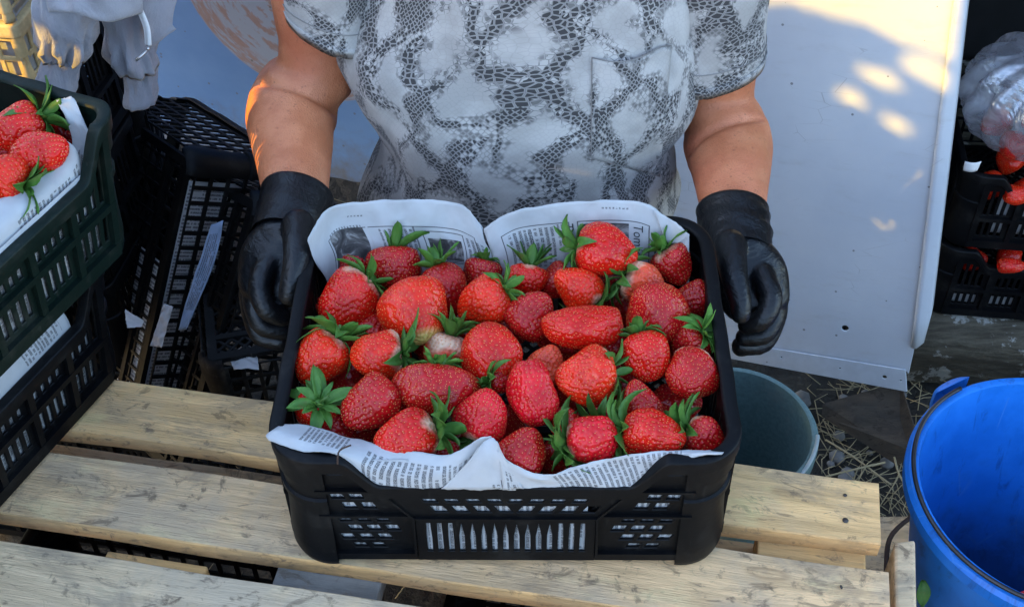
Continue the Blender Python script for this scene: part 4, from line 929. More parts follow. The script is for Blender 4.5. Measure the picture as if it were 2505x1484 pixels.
def to_uv(o, f):
    l = o.data.uv_layers.new(name='UVMap'); l.data.foreach_set('uv', [c for q in o.data.loops for c in f(o.data.vertices[q.vertex_index].co, q.vertex_index)])
mb = MB(); mb.grid(RG, closed_u=True); shirt = mb.build('shirt', M['shirt'], person, True)
nr = RG.shape[1]; to_uv(shirt, lambda c, i: ((i % nr)/nr*.92+.3 if True else 0, c.z*1.0))
sm = shirt.modifiers.new('s', 'SOLIDIFY'); sm.thickness = .0016; sm.offset = -1; bake(shirt)
def sleeve(sx):
    # hem ring is tilted as in the photograph
    if sx < 0: c1 = ony(800, 52, 1.165); a1 = (ony(907, 150, 1.140)-ony(700, 52, 1.175))/2; top = v3(-.165, 1.19, 1.30)
    else: c1 = ony(1757, 160, 1.165); a1 = (ony(1868, 160, 1.175)-ony(1646, 228, 1.140))/2; top = v3(.195, 1.19, 1.27)
    b1 = v3(0, -.062, .004); secs = []
    a0 = v3(.078, 0, -sx*.045); b0 = v3(0, -.070, 0)
    for t in (0, .3, .55, .78, 1.):
        c = top*(1-t)+c1*t; a = a0*(1-t)+a1*t; b = b0*(1-t)+b1*t
        if t == .55: a = a*1.04
        secs.append((c, a*(1.0 if t < 1 else 1.03), b))
    G = ring_loft(secs, 56, 8)
    for i in range(G.shape[0]):
        for k in range(56):
            p = G[i, k]; d = p-G[i].mean(0); d /= np.linalg.norm(d)+1e-9; G[i, k] += d*fold(p, .0030, 4.+sx)
    inner = [G[-1]*.985+G[-1].mean(0)*.015-v3(0, 0, -.012)*1]
    mb = MB(); mb.grid(np.concatenate([G, np.array(inner)]), closed_u=True); o = mb.build('sleeve', M['shirt'], person, True)
    n_ = 56; to_uv(o, lambda c, i: ((i % n_)/n_*.30+(.1 if sx < 0 else .55), c.z*1.05+.07*sx)); s = o.modifiers.new('s', 'SOLIDIFY'); s.thickness = .0016; s.offset = -1; bake(o)
    # stitched hem line
    st = MB(); st.tube([G[-4][k]*1.0+(G[-4][k]-G[-4].mean(0))*.012 for k in range(56)], .0007, 5, closed=True); st.build('hem', M['shirt_dark'], o, True)
M['shirt_dark'] = simple('grey_seam', (.22, .21, .20), .9)
sleeve(-1); sleeve(1)
# breast pocket: patch lying on the shirt front
from mathutils.bvhtree import BVHTree
bt = BVHTree.FromPolygons([tuple(p) for p in RG.reshape(-1, 3)], [(i*nr+j, i*nr+(j+1) % nr, (i+1)*nr+(j+1) % nr, (i+1)*nr+j) for i in range(RG.shape[0]-1) for j in range(nr)])
def on_shirt(px, py, lift=.0015):
    r = ray(px, py); h = bt.ray_cast(Vector(CAM), Vector(r).normalized())
    return np.array(h[0])-r/np.linalg.norm(r)*lift if h[0] is not None else ony(px, py, 1.05)
tl, tr_, br, bl = (1448, 142), (1642, 112), (1612, 432), (1446, 386)
n1, n2 = 24, 24; P = []
for i in range(n1+1):
    row = []
    for j in range(n2+1):
        u, v = i/n1, j/n2; x = (tl[0]*(1-u)+tr_[0]*u)*(1-v)+(bl[0]*(1-u)+br[0]*u)*v; y = (tl[1]*(1-u)+tr_[1]*u)*(1-v)+(bl[1]*(1-u)+br[1]*u)*v
        y += (1-v)*22*math.sin(math.pi*min(1, u*1.15)) if v < 1 else 0
        row.append(on_shirt(x, y, .0016+.007*(1-v)**4*math.sin(math.pi*min(1,u*.8+.1))))
    P.append(row)
mb = MB(); mb.grid(P); pk = mb.build('pocket', M['shirt'], person, True); to_uv(pk, lambda c, i: (c.x*1.05+.11, c.z*1.0+.31))
s = pk.modifiers.new('s', 'SOLIDIFY'); s.thickness = .0014; s.offset = 1; bake(pk)
sm_ = MB()
for a_, b_ in ((0, 1),): 
    edge = [P[0][j] for j in range(n2+1)]+[P[i][n2] for i in range(1, n1+1)]
    sm_.tube([p-FWD*.0016 for p in edge], .0006, 5)
    sm_.tube([P[i][0]-FWD*.0018 for i in range(n1+1)], .0006, 5)
sm_.build('seam', M['shirt_dark'], pk, True)
# gloved hands
def glove(sx):
    wr = wrL if sx < 0 else wrR
    if sx < 0:
        K = dict(cuff=[(728, 478, .990), (716, 520, .965), (706, 560, .945)], palm=[(700, 580, .93), (680, 650, .905), (665, 705, .885)],
                 pr=[.033, .041, .036], thumb=[(730, 552, .915), (727, 625, .872), (714, 690, .846), (706, 722, .838)],
                 fing=[[(662, 640, .898), (636, 700, .868), (652, 755, .850), (690, 775, .852)], [(644, 655, .915), (620, 722, .885), (642, 795, .862), (692, 808, .862)], [(638, 650, .935), (612, 715, .912), (634, 815, .885), (686, 835, .878)], [(642, 630, .95), (620, 690, .935), (640, 800, .905), (684, 835, .895)]])
    else:
        K = dict(cuff=[(1792, 520, .990), (1800, 562, .965), (1806, 600, .945)], palm=[(1812, 620, .93), (1835, 690, .905), (1850, 740, .885)],
                 pr=[.033, .041, .036], thumb=[(1786, 600, .915), (1796, 675, .872), (1810, 735, .846), (1812, 768, .836)],
                 fing=[[(1862, 672, .898), (1886, 728, .868), (1868, 778, .850), (1828, 795, .852)], [(1876, 690, .915), (1897, 750, .885), (1872, 815, .862), (1822, 825, .862)], [(1880, 690, .935), (1900, 755, .912), (1868, 838, .885), (1812, 845, .878)], [(1872, 680, .95), (1892, 735, .935), (1862, 830, .905), (1812, 850, .895)]])
    Wp = lambda L_: [ony(*p) for p in L_]
    L = []
    c = Wp(K['cuff']); p = Wp(K['palm'])
    L.append(limb([c[1], c[2], p[0]], [.0335, .0325, .034], flat=[.85, .85, .8]))
    L.append(limb([c[2], p[0], p[1], p[2]], [.032, K['pr'][0], K['pr'][1], K['pr'][2]], flat=[.8, .72, .62, .55], up=[1, 0, 0]))
    L.append(limb(Wp(K['thumb']), [.0170, .0155, .0140, .0100]))
    for i, fg in enumerate(K['fing']): L.append(limb(Wp(fg), [.0130, .0125, .0115, .0100]))
    o = fuse('glove', L, .0024, M['glove'], person, smooth_it=2)
    # wrinkled cuff with a rolled edge
    a = wr-v3(*((c[1]-wr)*0)); ax = (c[1]-c[0]); ax /= np.linalg.norm(ax); st = c[0]+ax*-.004
    rings = []; n = 40; up = v3(1, .0, 0); e1 = up-ax*np.dot(up, ax); e1 /= np.linalg.norm(e1); e2 = np.cross(ax, e1)
    for t, r in ((0, .0375), (.002, .0388), (.006, .0385), (.014, .0378), (.022, .0372), (.030, .0372), (.038, .0368), (.045, .0362), (.055, .0352), (.066, .0345)):
        rings.append([st+ax*(t+.004*math.sin(2*math.pi*k/n+1)*(1 if t < .01 else .4))+(e1*math.cos(2*math.pi*k/n)+e2*.88*math.sin(2*math.pi*k/n))*(r+.0011*math.sin(t*520+2*math.sin(4*math.pi*k/n))*(t > .004)) for k in range(n)])
    rings = [[st+ax*.004+(q-st-ax*0)*.93 for q in rings[0]]]+rings
    mb = MB(); mb.grid(rings, closed_u=True); mb.build('cuff', M['glove'], o, True)
glove(-1); glove(1)
# ------------------------------------------------------------------ ground, walls and the things behind
def ground_mat():
    t = NT('dark_soil'); c = t.co('Object'); n = t.noise(c, 6, 7, .65); n2 = t.noise(c, 45, 6, .7); p = t.vor(c, 38, 'F1')
    col = t.ramp(n, [(.35, (.014, .011, .008)), (.55, (.035, .029, .022)), (.72, (.08, .07, .057))]); col = t.mix(t.m('MULTIPLY', t.ss(n2, .55, .75), .5), col, (.16, .14, .11))
    t.set(Base_Color=col, Roughness=.95); t.bump(t.m('ADD', t.m('MULTIPLY', n2, 1.2), t.m('SUBTRACT', 1., p)), .8, .03); return t.mat
mb = MB(); N_ = 90; P = []
for i in range(N_+1):
    row = []
    for j in range(N_+1):
        x = -1.6+3.6*i/N_; y = -.6+4.2*j/N_; row.append((x, y, .012*nz(x*7, y*6)+.008*nz(x*23, y*19, 1)))
    P.append(row)
mb.grid(P); far = [(-120, -120, -.03), (120, -120, -.03), (120, 120, -.03), (-120, 120, -.03)]; mb.add(far, [(0, 1, 2, 3)])
tag(mb.build('ground', ground_mat()), kind='structure')
ym = NT('pale_bounce_floor'); yn = ym.noise(ym.co('Object'), 2, 6, .6); ym.set(Base_Color=ym.ramp(yn, [(.35, (.38, .32, .24)), (.7, (.50, .43, .33))]), Roughness=.9)
mb = MB(); mb.add([(-14, -9, .012), (9, -9, .012), (9, -.62, .012), (-14, -.62, .012)], [(0, 1, 2, 3)]); tag(mb.build('bounce_floor', ym.mat), kind='structure')  # unseen pale floor added behind the camera to bounce warm fill light
# painted wall sheet at the left
Aw, Bw = onz(360, 330, 0), onz(880, 446, 0); uw_ = Bw-Aw; uw_ /= np.linalg.norm(uw_); nw = np.array([uw_[1], -uw_[0], 0])
def wall_mat():
    t = NT('painted_blue_white_sheet'); c = t.co('Object'); X, Y_, Z_ = t.sep(c)
    n = t.noise(c, 3, 5, .6); n2 = t.noise(c, 26, 5, .65); 
    col = t.mix(t.ss(n, .35, .7), (.07, .155, .37), (.10, .20, .43))
    # brown brush sweep: streaks that follow an arc
    cx_, cz_ = WALLC; dx = t.m('SUBTRACT', X, cx_); dz = t.m('SUBTRACT', Z_, cz_)
    rad = t.m('SQRT', t.m('ADD', t.m('MULTIPLY', dx, dx), t.m('MULTIPLY', dz, dz))); ang = t.m('ARCTAN2', dz, dx)
    sv = t.comb(t.m('MULTIPLY', rad, 46.), t.m('MULTIPLY', ang, 3.2)); s = t.noise(sv, 1., 5, .6); s2 = t.noise(t.comb(t.m('MULTIPLY', rad, 160.), t.m('MULTIPLY', ang, 8.)), 1., 4, .6)
    inb = t.m('MULTIPLY', t.ss(rad, WALLR-.36, WALLR-.22), t.m('SUBTRACT', 1., t.ss(rad, WALLR-.006, WALLR)))
    rim = t.m('MULTIPLY', t.ss(rad, WALLR-.06, WALLR-.03), t.m('SUBTRACT', 1., t.ss(rad, WALLR-.006, WALLR)))
    veil = t.m('MULTIPLY', inb, .75); col = t.mix(veil, col, (.22, .25, .31))
    st = t.m('MULTIPLY', t.m('MAXIMUM', t.ss(s, .50, .60), t.m('MULTIPLY', rim, t.ss(s2, .40, .58))), inb); col = t.mix(t.m('MULTIPLY', st, .80), col, t.mix(s2, (.13, .075, .07), (.25, .165, .15)))
    # grime and flaking towards the foot
    g = t.m('ADD', t.m('MULTIPLY', t.m('SUBTRACT', .13, Z_), 6.), t.m('MULTIPLY', t.m('SUBTRACT', n2, .5), 1.8), clamp=True); col = t.mix(t.m('MULTIPLY', g, .85), col, (.10, .095, .085))
    sp = t.vor(c, 34, 'F1'); col = t.mix(t.m('MULTIPLY', t.m('LESS_THAN', sp, .10), .6), col, (.08, .07, .06))
    t.set(Base_Color=col, Roughness=.5); t.b.inputs['Specular IOR Level'].default_value = .2; t.bump(t.m('ADD', n2, n), .08, .01); return t.mat
Mw = Matrix(((uw_[0], -nw[0], 0, Aw[0]), (uw_[1], -nw[1], 0, Aw[1]), (0, 0, 1, 0), (0, 0, 0, 1)))
_q = [Mw.inverted() @ Vector(onp(x, y, Aw, nw)) for x, y in ((465, 0), (548, 118), (640, 190), (740, 226), (920, 240))]
_s = np.linalg.lstsq(np.array([[2*p.x, 2*p.z, 1] for p in _q]), np.array([p.x**2+p.z**2 for p in _q]), rcond=None)[0]
WALLC = (float(_s[0]), float(_s[1])); WALLR = float(math.sqrt(_s[2]+_s[0]**2+_s[1]**2))
mb = MB(); mb.box((-1.6, 0, -.02), (1.25, .05, 2.3))
o = bevel(mb.build('painted_wall', wall_mat(), smooth=False), .006); o.matrix_basis = Mw
tag(o, 'blue white painted wall with a curved brown brush sweep, behind the person', 'wall')
# white sheet-metal panel at the right
Ap, Bp = ony(1800, 872, 1.475), ony(2220, 952, 1.365); up_ = Bp-Ap; up_ /= np.linalg.norm(up_)
e_ = v3(-.079, .21, 1.); e_ /= np.linalg.norm(e_); npn = np.cross(up_, e_); npn /= np.linalg.norm(npn)
if npn[1] > 0: npn = -npn
vp_ = np.cross(npn, up_); vp_ = vp_ if vp_[2] > 0 else -vp_
Mp = Matrix.Identity(4)
for i in range(3): Mp[i][0], Mp[i][1], Mp[i][2], Mp[i][3] = up_[i], -npn[i], vp_[i], Bp[i]
MpI = Mp.inverted()
def pl(px, py): q = MpI @ Vector(onp(px, py, Bp, npn)); return (q.x, q.z)
def panel_mat():
    t = NT('white_painted_metal'); c = t.co('Object'); n = t.noise(c, 4, 5, .6); n2 = t.noise(c, 60, 4, .7); X, Y_, Z_ = t.sep(c)
    col = t.mix(t.ss(n, .35, .7), (.47, .51, .56), (.54, .575, .61))
    sc1 = t.vor(t.co('Object', (9, 9, 26), (0, .5, 0)), 1.5, 'DISTANCE_TO_EDGE'); lines = t.m('MULTIPLY', t.m('LESS_THAN', sc1, .006), t.ss(t.noise(c, 8, 3), .55, .62))
    col = t.mix(t.m('MULTIPLY', lines, .45), col, (.22, .22, .23))
    sp = t.vor(c, 30, 'F1'); ns = t.noise(c, 5, 2); col = t.mix(t.m('MULTIPLY', t.m('LESS_THAN', t.m('ADD', sp, t.m('MULTIPLY', ns, .12)), .115), .75), col, (.09, .09, .095))
    col = t.mix(t.m('MULTIPLY', t.ss(t.noise(t.co('Object', (3, 3, 12)), 3, 6, .7), .52, .72), .32), col, (.36, .36, .35))
    g = t.m('ADD', t.m('MULTIPLY', t.m('SUBTRACT', .05, Z_), 9.), t.m('MULTIPLY', t.m('SUBTRACT', n2, .5), 2.2), clamp=True); col = t.mix(t.m('MULTIPLY', g, .28), col, (.25, .25, .25))
    t.set(Base_Color=col, Roughness=.40); t.bump(t.m('ADD', t.m('MULTIPLY', n, 3.), n2), .06, .006); return t.mat
M['panel'] = panel_mat()
root = empty('metal_panel', Bp, Mp.to_3x3(), 'large white sheet metal panel at the right with a round hole near its foot', 'panel')
def extr(poly, th, y0=0.):
    n = len(poly); v = [(x, y0, z) for x, z in poly]+[(x, y0+th, z) for x, z in poly]
    return v, [tuple(range(n))[::-1] if True else 0, tuple(range(n, 2*n))]+[(i, (i+1) % n, n+(i+1) % n, n+i) for i in range(n)]
def fixn(o):
    bm = bmesh.new(); bm.from_mesh(o.data); bmesh.ops.recalc_face_normals(bm, faces=bm.faces[:]); bm.to_mesh(o.data); bm.free(); return o
def plate_on(name, poly, holes, th, y0, mat, parent):
    v, f = plate(name, poly, holes, th, mat, .0008); o = mk(name, [(a, y0+th/2-c, b) for a, b, c in v], f, mat, parent, smooth=False); return fixn(o)
xl = pl(1450, 700)[0]; top = pl(2380, -330)[1]
def circ(c, r, n=18): return [(c[0]+r*math.cos(2*math.pi*i/n)*(1+.12*math.sin(3*i)), c[1]+r*math.sin(2*math.pi*i/n)) for i in range(n)]
re_ = [pl(2385, -330), pl(2342, 0), pl(2300, 330), pl(2246, 770), pl(2236, 850), pl(2222, 912)]
lo1 = pl(2215, 905); lo0 = pl(1800, 838); sl_ = (lo1[1]-lo0[1])/(lo1[0]-lo0[0])
poly = [(xl, top), (re_[0][0], top)]+re_[1:]+[lo1, lo0, (xl, lo0[1]+sl_*(xl-lo0[0]))]
plate_on('sheet', poly, [circ(pl(2297, 894-0) if False else pl(2067, 803), .0068)], .004, 0, M['panel'], root)
b0, b1 = pl(1800, 874), pl(2219, 952); sb = (b1[1]-b0[1])/(b1[0]-b0[0])
poly = [(xl, lo0[1]+sl_*(xl-lo0[0])+.004), (lo0[0], lo0[1]+.004), (lo1[0], lo1[1]+.004), b1, b0, (xl, b0[1]+sb*(xl-b0[0]))]
fl = plate_on('bottom_flange', poly, [circ(pl(1913, 869), .0026, 10), circ(pl(2056, 896), .0026, 10), circ(pl(2165, 917), .0045, 12), circ(pl(2205, 926), .0025, 10)], .003, -.006, M['panel'], root)
# edge strip: a folded return along the right edge
q0 = [pl(2342, 0), pl(2300, 330), pl(2246, 770), pl(2236, 845)]; q1 = [pl(2366, 0), pl(2328, 330), pl(2276, 770), pl(2258, 838)]
k0, k1_ = pl(2385, -330), pl(2409, -330); mb = MB()
Lr = [(k0[0], top)]+q0; Rr_ = [(k1_[0], top)]+q1
mb.grid([[(a[0]-.004, -.005, a[1]), (a[0], -.009, a[1]), (a[0]+.004, -.006, a[1]), (b[0]-.002, -.004, b[1]), (b[0], .001, b[1]), (b[0], .030, b[1])] for a, b in zip(Lr, Rr_)])
o = mb.build('edge_strip', M['panel'], root); s = o.modifiers.new('s', 'SOLIDIFY'); s.thickness = .0015; bake(o)
mb = MB(); bt_ = [pl(2246, 770), pl(2237, 820), pl(2230, 855)]
# trailer opening at the right: sill, dark inside
TZ = .165; ty = 1.50
root = empty('market_trailer', (1.2, 1.9, 0), None, 'dark open trailer at the right edge with a worn sill carrying crates', 'trailer')
def tb(nm, lo, hi, mat, bv=.004):
    mb = MB(); mb.box(lo, hi); o = mb.build(nm, mat, root, True, smooth=False); return bevel(o, bv)
sillm = NT('worn_painted_timber'); c_ = sillm.co('Object'); n_ = sillm.noise(c_, 16, 6, .7); nb = sillm.noise(sillm.co('Object', (3, 18, 18)), 3, 6, .65)
cl = sillm.mix(sillm.ss(nb, .4, .65), (.045, .036, .022), (.10, .085, .058)); cl = sillm.mix(sillm.ss(n_, .56, .62), cl, (.30, .29, .26)); sillm.set(Base_Color=cl, Roughness=.9); sillm.bump(sillm.m('ADD', n_, nb), .7, .015)
mb = MB(); P = []
for i in range(41):
    x = .67+1.5*i/40; sk = -(x-.7)*.13; r = .004*nz(x*30, 1); r2 = .005*nz(x*22, 5)
    P.append([(x, ty+sk+.9, TZ), (x, ty+sk+.02+r, TZ+r*.4), (x, ty+sk+r2, TZ-.012+r), (x, ty+sk+.006+r2, TZ-.06+r2), (x, ty+sk+.022+r, TZ-.075), (x, ty+sk+.02, TZ-.14+r), (x, ty+sk+.06, TZ-.15)])
mb.grid(P); o = mb.build('sill', sillm.mat, root, True); fixn(o)
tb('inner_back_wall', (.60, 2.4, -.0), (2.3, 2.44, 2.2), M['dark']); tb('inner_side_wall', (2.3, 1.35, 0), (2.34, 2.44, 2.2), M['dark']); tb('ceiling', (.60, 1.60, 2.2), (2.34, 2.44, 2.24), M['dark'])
tb('sky_blocker', (.60, 1.52, 1.0), (2.3, 1.56, 2.2), M['dark']); tb('partition', (.60, 1.62, 0.02), (.64, 2.4, 2.2), M['dark'])  # unseen upper front board, added to keep sky light out of the trailer
# crates inside the opening
def bc(loc, yaw, label, mat='black', grp='crates in the trailer opening', **k):
    return crate('plastic_crate', M[mat], W=.40, D=.30, rot=rotz(yaw), loc=loc, parent_kw=dict(label=label, cat='crate', group=grp), front='bars', side='bars', **k)
tc = v3(.955, 1.672, TZ+.001)
ta = bc(tc, -.13, 'lower black crate in the trailer opening, white paper showing at its bottom slots'); tb2 = bc(tc+v3(.004, .004, .160), -.13, 'upper black crate in the trailer opening under the plastic bag')
GT = 'newspaper in the trailer crates'
for rt, z1, nm, x0, x1 in ((ta, .045, 'white paper low inside the lower trailer crate', -.165, .165), (tb2, .11, 'white paper behind the slots of the upper trailer crate', -.13, -.03)):
    liner((x0, .026 if rt is ta else .03), (x1, z1), rt.matrix_basis @ Matrix.Translation((0, -.134, 0)), nm, GT, len(nm), False)
GB = 'strawberries in the trailer crates'
def tberry(x, y, z, lab, sz=.045, col='r', a=0):
    q = depth((x, y, z))/F; px, py = CX+F*float(np.dot(RIGHT, v3(x, y, z)-CAM))/(q*F), CY+F*float(np.dot(DOWN, v3(x, y, z)-CAM))/(q*F)
    return B(px, py, sz/q, sz*.85/q, a, 0, z, lab, col, group=GB, cal=a == 999, res=.6)
for k, (lx, ly, lz) in enumerate(((-.13, -.10, .105), (-.075, -.105, .10), (-.02, -.10, .104), (.03, -.1, .1), (-.10, -.04, .115), (-.03, -.04, .118))):
    p = np.array(tb2.matrix_basis @ Vector((lx, ly, lz))); tberry(*p, 'strawberry in the dim upper crate of the trailer opening', .048, 'o', k*60)
for k, (lx, ly, lz) in enumerate(((-.12, -.1, .10), (-.06, -.1, .105), (0., -.1, .10), (.05, -.1, .104))):
    p = np.array(ta.matrix_basis @ Vector((lx, ly, lz))); tberry(*p, 'strawberry in the dim lower crate of the trailer opening', .046, 'r', k*80)
# red fruit pushed against the openings
B(2492, 476, 75, 45, 0, 0, 0, 'strawberry pressed against the front of the upper trailer crate', 'o', group=GB, cal=False, d=depth(np.array(tb2.matrix_basis @ Vector((-.06, -.157, .10)))), res=.7)
B(2475, 650, 70, 35, 0, 0, 0, 'strawberry showing above the rim of the lower trailer crate', 'r', group=GB, cal=False, d=depth(np.array(ta.matrix_basis @ Vector((-.05, -.157, .14)))), res=.7)
# clear plastic bag of strawberries
def bag_mat():
    t = NT('thin_clear_plastic'); c = t.co('Object'); n = t.noise(c, 16, 4, .6, .8)
    g = t.node('ShaderNodeBsdfGlossy'); g.inputs['Roughness'].default_value = .22; t.put(g.inputs[0], (.85, .88, .95)); tr = t.node('ShaderNodeBsdfTransparent'); t.put(tr.inputs[0], (.9, .9, .92)); df = t.node('ShaderNodeBsdfTranslucent'); t.put(df.inputs[0], (.75, .75, .80)); d2 = t.node('ShaderNodeBsdfDiffuse'); t.put(d2.inputs[0], (.7, .72, .78))
    m0 = t.node('ShaderNodeMixShader'); m0.inputs[0].default_value = .6; t.l.new(df.outputs[0], m0.inputs[1]); t.l.new(d2.outputs[0], m0.inputs[2])
    m1 = t.node('ShaderNodeMixShader'); t.put(m1.inputs[0], t.m('ADD', .28, t.m('MULTIPLY', t.ss(n, .42, .65), .35))); t.l.new(tr.outputs[0], m1.inputs[1]); t.l.new(m0.outputs[0], m1.inputs[2])
    m2 = t.node('ShaderNodeMixShader'); m2.inputs[0].default_value = .18; t.l.new(m1.outputs[0], m2.inputs[1]); t.l.new(g.outputs[0], m2.inputs[2]); t.l.new(m2.outputs[0], t.n['Material Output'].inputs[0])
    b = t.node('ShaderNodeBump'); t.put(b.inputs['Height'], n); b.inputs['Strength'].default_value = .5; b.inputs['Distance'].default_value = .02
    for s in (g, df, d2): t.l.new(b.outputs[0], s.inputs['Normal'])
    return t.mat
bgc = np.array(tb2.matrix_basis @ Vector((-.075, -.055, .158+.10))); V = []; nu_, nv_ = 72, 110
P = []
for i in range(nu_+1):
    th = math.pi*i/nu_; row = []
    for j in range(nv_):
        a = 2*math.pi*j/nv_; knot = math.exp(-((th-.0)/.42)**2); pl_ = (.010+.016*math.exp(-((th-.7)/.6)**2))*math.sin(13*a+2*math.sin(2*a)+1.3*th)+.010*nz(3*math.cos(a), 3*math.sin(a), 3*th)+.006*abs(nz(8*math.cos(a), 8*math.sin(a), 7*th))
        r = 1+pl_*5*math.sin(th); sq = math.sin(th)**.8; x, y, z = .135*sq*math.cos(a)*r, .115*sq*math.sin(a)*r, .098*math.cos(th)*(1-.25*knot)
        row.append((bgc[0]+x, bgc[1]+y-.02*knot, bgc[2]+max(-.085, z)))
    P.append(row)
mb = MB(); mb.grid(P, closed_u=True); o = mb.build('plastic_bag', bag_mat()); tag(o, 'knotted clear plastic bag of strawberries on the trailer crates at the right', 'bag')
# the gathered knot facing the viewer
kp = bgc+v3(.005, -.095, .045); mb = MB()
for j in range(9):
    a = 2*math.pi*j/9; L_ = .030+.012*math.sin(j*2.3); q = [kp+v3(0, 0, 0)]
    mb.grid([[kp+RIGHT*math.cos(a+w_)*r_*.9+DOWN*math.sin(a+w_)*r_-FWD*(.004+.014*math.sin(r_*70)+.004*math.cos(6*w_*3)) for w_ in (-.38, -.2, 0, .2, .38)] for r_ in np.linspace(.004, L_, 6)])
mb.build('knot', o.data.materials[0], o, True)
for k, (dx, dy, dz) in enumerate(((-.06, -.06, -.05), (-.01, -.065, -.055), (.045, -.055, -.05), (-.08, -.01, -.045), (.0, .0, -.05), (.08, -.0, -.05), (-.03, -.05, -.012), (.03, -.05, -.01))):
    p = bgc+v3(dx, dy, dz); tberry(*p, 'strawberry inside the clear plastic bag', .05, 'c', k*50)
# white tub lid in front of the bag
mb = MB(); q = ony(2382, 398, 1.505); mb.add([], []); ccc = q
P = [[ccc+RIGHT*(.0125*x)*(1-.12*t)+v3(0, .004*x*x, -.018*t) for x in np.linspace(-1, 1, 9)] for t in np.linspace(0, 1, 5)]
mb.grid(P); o = mb.build('paper_cup', M['white_card']); s = o.modifiers.new('s', 'SOLIDIFY'); s.thickness = .001; bake(o); tag(o, 'small white paper scrap under the plastic bag at the crate edge', 'paper')
# ------------------------------------------------------------------ buckets
def bucket(name, mat, ctr, r, h, label, tap=.78, rimw=.010, bail=None, ears=(), rim_h=.03, lug=True):
    root = empty(name, ctr-v3(0, 0, h), None, label, 'bucket'); n = 96
    prof = [(0, .004), (r*tap*.97, .004), (r*tap, .012), (r*tap+(r-r*tap)*.5, h*.5), (r*.985, h-rim_h*1.3), (r*.987, h-rim_h*.2), (r*.992, h-.001), (r+.002, h), (r+rimw*.7, h-.0015), (r+rimw, h-.006), (r+rimw*.95, h-rim_h), (r+rimw*.6, h-rim_h-.002), (r*.995+.003, h-rim_h+.004), (r*tap+(r-r*tap)*.5+.003, h*.5), (r*tap+.003, .010), (r*tap*.96, 0), (0, 0)]
    mb = MB(); mb.grid([[(rr*math.cos(2*math.pi*k/n), rr*math.sin(2*math.pi*k/n), z) for k in range(n)] for rr, z in prof], closed_u=True)
    body = mb.build('body', mat, root, ang=32)
    for a in ears:
        m2 = MB(); c = v3((r+rimw+.003)*math.cos(a), (r+rimw+.003)*math.sin(a), h-.012); t_ = v3(-math.sin(a), math.cos(a), 0); o_ = v3(math.cos(a), math.sin(a), 0)
        P = []
        for s in np.linspace(-1, 1, 13): P.append([c+t_*.024*s+o_*(w_*.011*math.sqrt(max(0, 1-s*s))+.001)+v3(0, 0, z_) for w_, z_ in ((0, .013), (.7, .011), (1, .004), (1, -.012), (.6, -.02), (0, -.022))])
        m2.grid(P); m2.build('ear', mat, root)
    return root
gb_c = onz(1797, 1044, .33); gb = bucket('grey_bucket', M['grey_bucket'], v3(gb_c[0], gb_c[1], .33), .115, .32, 'grey green plastic bucket standing on the ground behind the pallet')
def bailw(root, r, z, a0, a1, drop, rad, mat, seg=40, flat=1.):
    mb = MB(); pts = []
    for i in range(seg+1):
        t = i/seg; a = a0+(a1-a0)*t; rr = r*(1+.0*t); k = math.sin(math.pi*t)
        pts.append((rr*math.cos(a)*flat, rr*math.sin(a), z-drop*k+.002*math.sin(9*t)))
    mb.tube(pts, rad, 8); return mb.build('handle', mat, root)
M['pale_wire'] = simple('pale_wire', (.30, .36, .36), .45)
bailw(gb, .121, .328, R(-105), R(-12), .012, .003, M['pale_wire'])
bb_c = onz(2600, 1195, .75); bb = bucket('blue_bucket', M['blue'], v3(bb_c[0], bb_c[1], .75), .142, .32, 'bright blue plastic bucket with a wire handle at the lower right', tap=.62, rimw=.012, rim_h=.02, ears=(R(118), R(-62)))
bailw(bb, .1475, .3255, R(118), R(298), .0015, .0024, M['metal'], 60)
def ptin(root): return root
B(2512, 1480, 80, 66, 180, 10, .66, 'strawberry lying in the blue bucket', 'r', group=None, cal=False)
# leaf stuck to the bucket
lf = MB(); cpt = ond(2257, 1452, depth(onz(2257, 1452, .60))-.0)
dB = bb_c+v3(-.142*.93*math.cos(R(24)), -.142*.93*math.sin(R(24)), 0)
lp_ = ond(2256, 1450, depth(v3(dB[0], dB[1], .64))-.012)
lf.grid([[lp_+RIGHT*(x*.0075*math.sin(math.pi*(t*.85+.1)))+DOWN*(t-.5)*.028-FWD*(.003*abs(x)+.002*math.sin(5*t)) for x in (-1, -.5, 0, .5, 1)] for t in np.linspace(0, 1, 9)])
o = lf.build('leaf', M['leaf']); s = o.modifiers.new('s', 'SOLIDIFY'); s.thickness = .0006; bake(o); tag(o, 'small green leaf stuck to the side of the blue bucket', 'leaf')
# low bench under the blue bucket, pale post between it and the pallet
root = empty('low_bench', (.62, .70, 0), None, 'low wooden bench carrying the blue bucket', 'bench')
def tb3(nm, lo, hi, mat):
    mb = MB(); mb.box(lo, hi); return bevel(mb.build(nm, mat, root, True, smooth=False), .003)
tb3('seat', (.385, .50, .395), (.86, .93, .4285), M['wood2'])
for x in (.42, .80):
    for y in (.54, .87): tb3('leg', (x, y, 0), (x+.05, y+.05, .3945), M['wood2'])
q = onz(2186, 1322, .765); mb = MB()
Pq = [onz(2188, 1324, .765), onz(2240, 1318, .765), onz(2244, 1520, .765), onz(2190, 1520, .765)]; Pq = [v3(a[0], a[1], .765) for a in Pq]
mb.add(Pq+[a-v3(0, 0, .336) for a in Pq], [(3, 2, 1, 0), (4, 5, 6, 7), (0, 1, 5, 4), (1, 2, 6, 5), (2, 3, 7, 6), (3, 0, 4, 7)])
o = bevel(mb.build('timber_block', M['wood3'], smooth=False), .003); fixn(o); tag(o, 'pale upright timber block between the pallet end and the blue bucket', 'timber')
